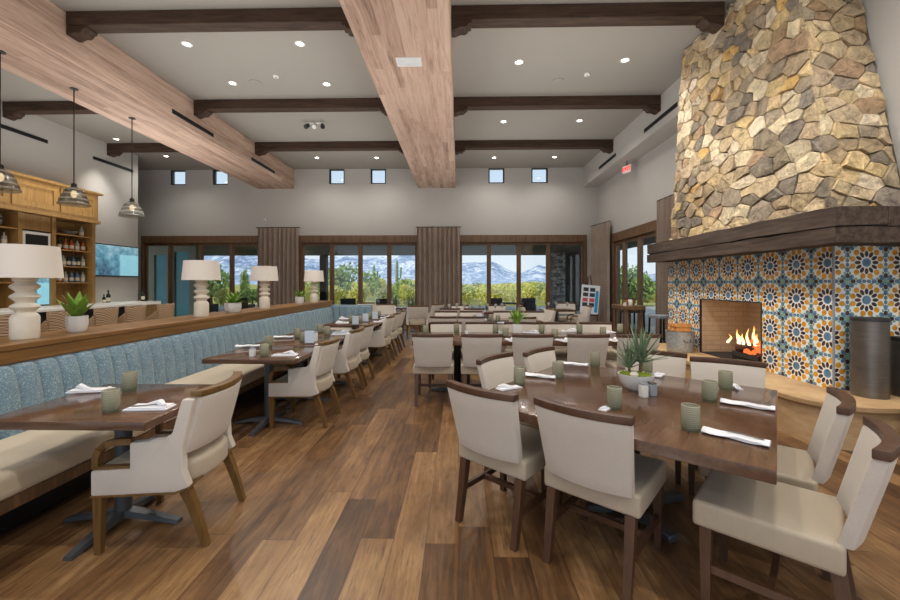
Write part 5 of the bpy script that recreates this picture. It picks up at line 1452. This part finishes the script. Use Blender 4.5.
# terrace furniture, dark woven
def make_tchair():
    r = thing('terrace_chair', 'x', 'chair')
    MB().box(-.3, .3, -.3, .3, .3, .42, .03, 2).build('seat', 'dark_weave', r)
    MB().slab(lambda z: .31, [.42, .65, .9], lambda z: -.3 - .1 * (z - .42), .06, .06, 8, .015).build('backrest', 'dark_weave', r)
    for s in (-1, 1):
        MB().box(s * .31 - .03, s * .31 + .03, -.3, .28, .3, .62, .01, 1).build('armrest', 'dark_weave', r)
        for y in (-.26, .26): MB().box(s * .28 - .02, s * .28 + .02, y - .02, y + .02, 0, .3).build('leg', 'black', r)
    return Proto(r)
TC = make_tchair()
for px, y, rz, l in ((350, 16.5, 0, 'dark woven terrace chair outside, before the tall tree'), (383, 16.2, .3, 'dark woven terrace chair outside, beside the mullion'), (494, 17.0, 0, 'dark woven terrace chair outside, behind the planter'), (526, 17.2, .2, 'dark woven terrace chair outside, one mullion from the stone column'), (207, 17, 0, 'dark woven terrace chair outside, behind the second table lamp'), (244, 17, 0, 'dark woven terrace chair outside, beside the fern')):
    TC.put((R(px) * y, y, -.02), rz, l, 'dark terrace chairs')
r = thing('terrace_table', 'dark blue terrace table outside the mountain-view window', 'table', (R(510) * 16.2, 16.2, -.02))
MB().box(-.55, .55, -.35, .35, .68, .73, .006, 1).build('tabletop', 'dark_weave', r)
for a in (-.45, .45):
    for b in (-.28, .28): MB().box(a - .025, a + .025, b - .025, b + .025, 0, .68).build('leg', 'black', r)

# added spots without fixtures, aimed to brighten the fireplace
for (px_, py_, tx, ty, tz) in ((1.2, 4.6, 3.8, 5.0, 1.4), (1.2, 6.4, 3.8, 6.2, 2.0)):
    o = add_spot((px_, py_, ZC - .05), 260, 60, .08); d = Vector((tx, ty, tz)) - o.location
    o.rotation_euler = d.to_track_quat('-Z', 'Y').to_euler()
o = add_spot((2.6, 1.4, ZC - .05), 200, 60, .08); o.rotation_euler = (Vector((4.2, 4.15, 2.0)) - o.location).to_track_quat('-Z', 'Y').to_euler()
# ------------------------------------------------------------------ light, sky, camera
w = bpy.data.worlds.new('sky'); scn.world = w; w.use_nodes = True
nt = w.node_tree; nt.nodes.clear()
tc = nt.nodes.new('ShaderNodeTexCoord'); sp = nt.nodes.new('ShaderNodeSeparateXYZ'); nt.links.new(tc.outputs['Generated'], sp.inputs[0])
rp = nt.nodes.new('ShaderNodeValToRGB'); cr = rp.color_ramp
for e_, (p_, c_) in zip([cr.elements[0], cr.elements.new(.12), cr.elements[-1]], ((0.0, (0.88, 0.94, 1.0, 1)), (.12, (0.74, 0.87, 1.0, 1)), (1.0, (0.36, 0.56, 0.92, 1)))):
    e_.position = p_; e_.color = c_
nt.links.new(sp.outputs[2], rp.inputs[0])
bg = nt.nodes.new('ShaderNodeBackground'); bg.inputs[1].default_value = 1.0; nt.links.new(rp.outputs[0], bg.inputs[0])
ow = nt.nodes.new('ShaderNodeOutputWorld'); nt.links.new(bg.outputs[0], ow.inputs[0])
sl = bpy.data.lights.new('sun', 'SUN'); sl.energy = 2.6; sl.angle = .01; sl.color = (1, .95, .86)
so = bpy.data.objects.new('sun', sl); COL.objects.link(so); so.rotation_euler = (math.radians(38), math.radians(-42), 0)

cam = bpy.data.cameras.new('camera'); co = bpy.data.objects.new('camera', cam); COL.objects.link(co)
co.location = (0, 0, H); co.rotation_euler = (PI / 2, 0, TH); cam.sensor_width = 36; cam.lens = F / 900 * 36; cam.shift_y = -(CY - VY) / 900
cam.clip_start = .05; cam.clip_end = 2000
scn.camera = co
scn.view_settings.view_transform = 'Standard'; scn.view_settings.look = 'None'
scn.view_settings.exposure = 0.1
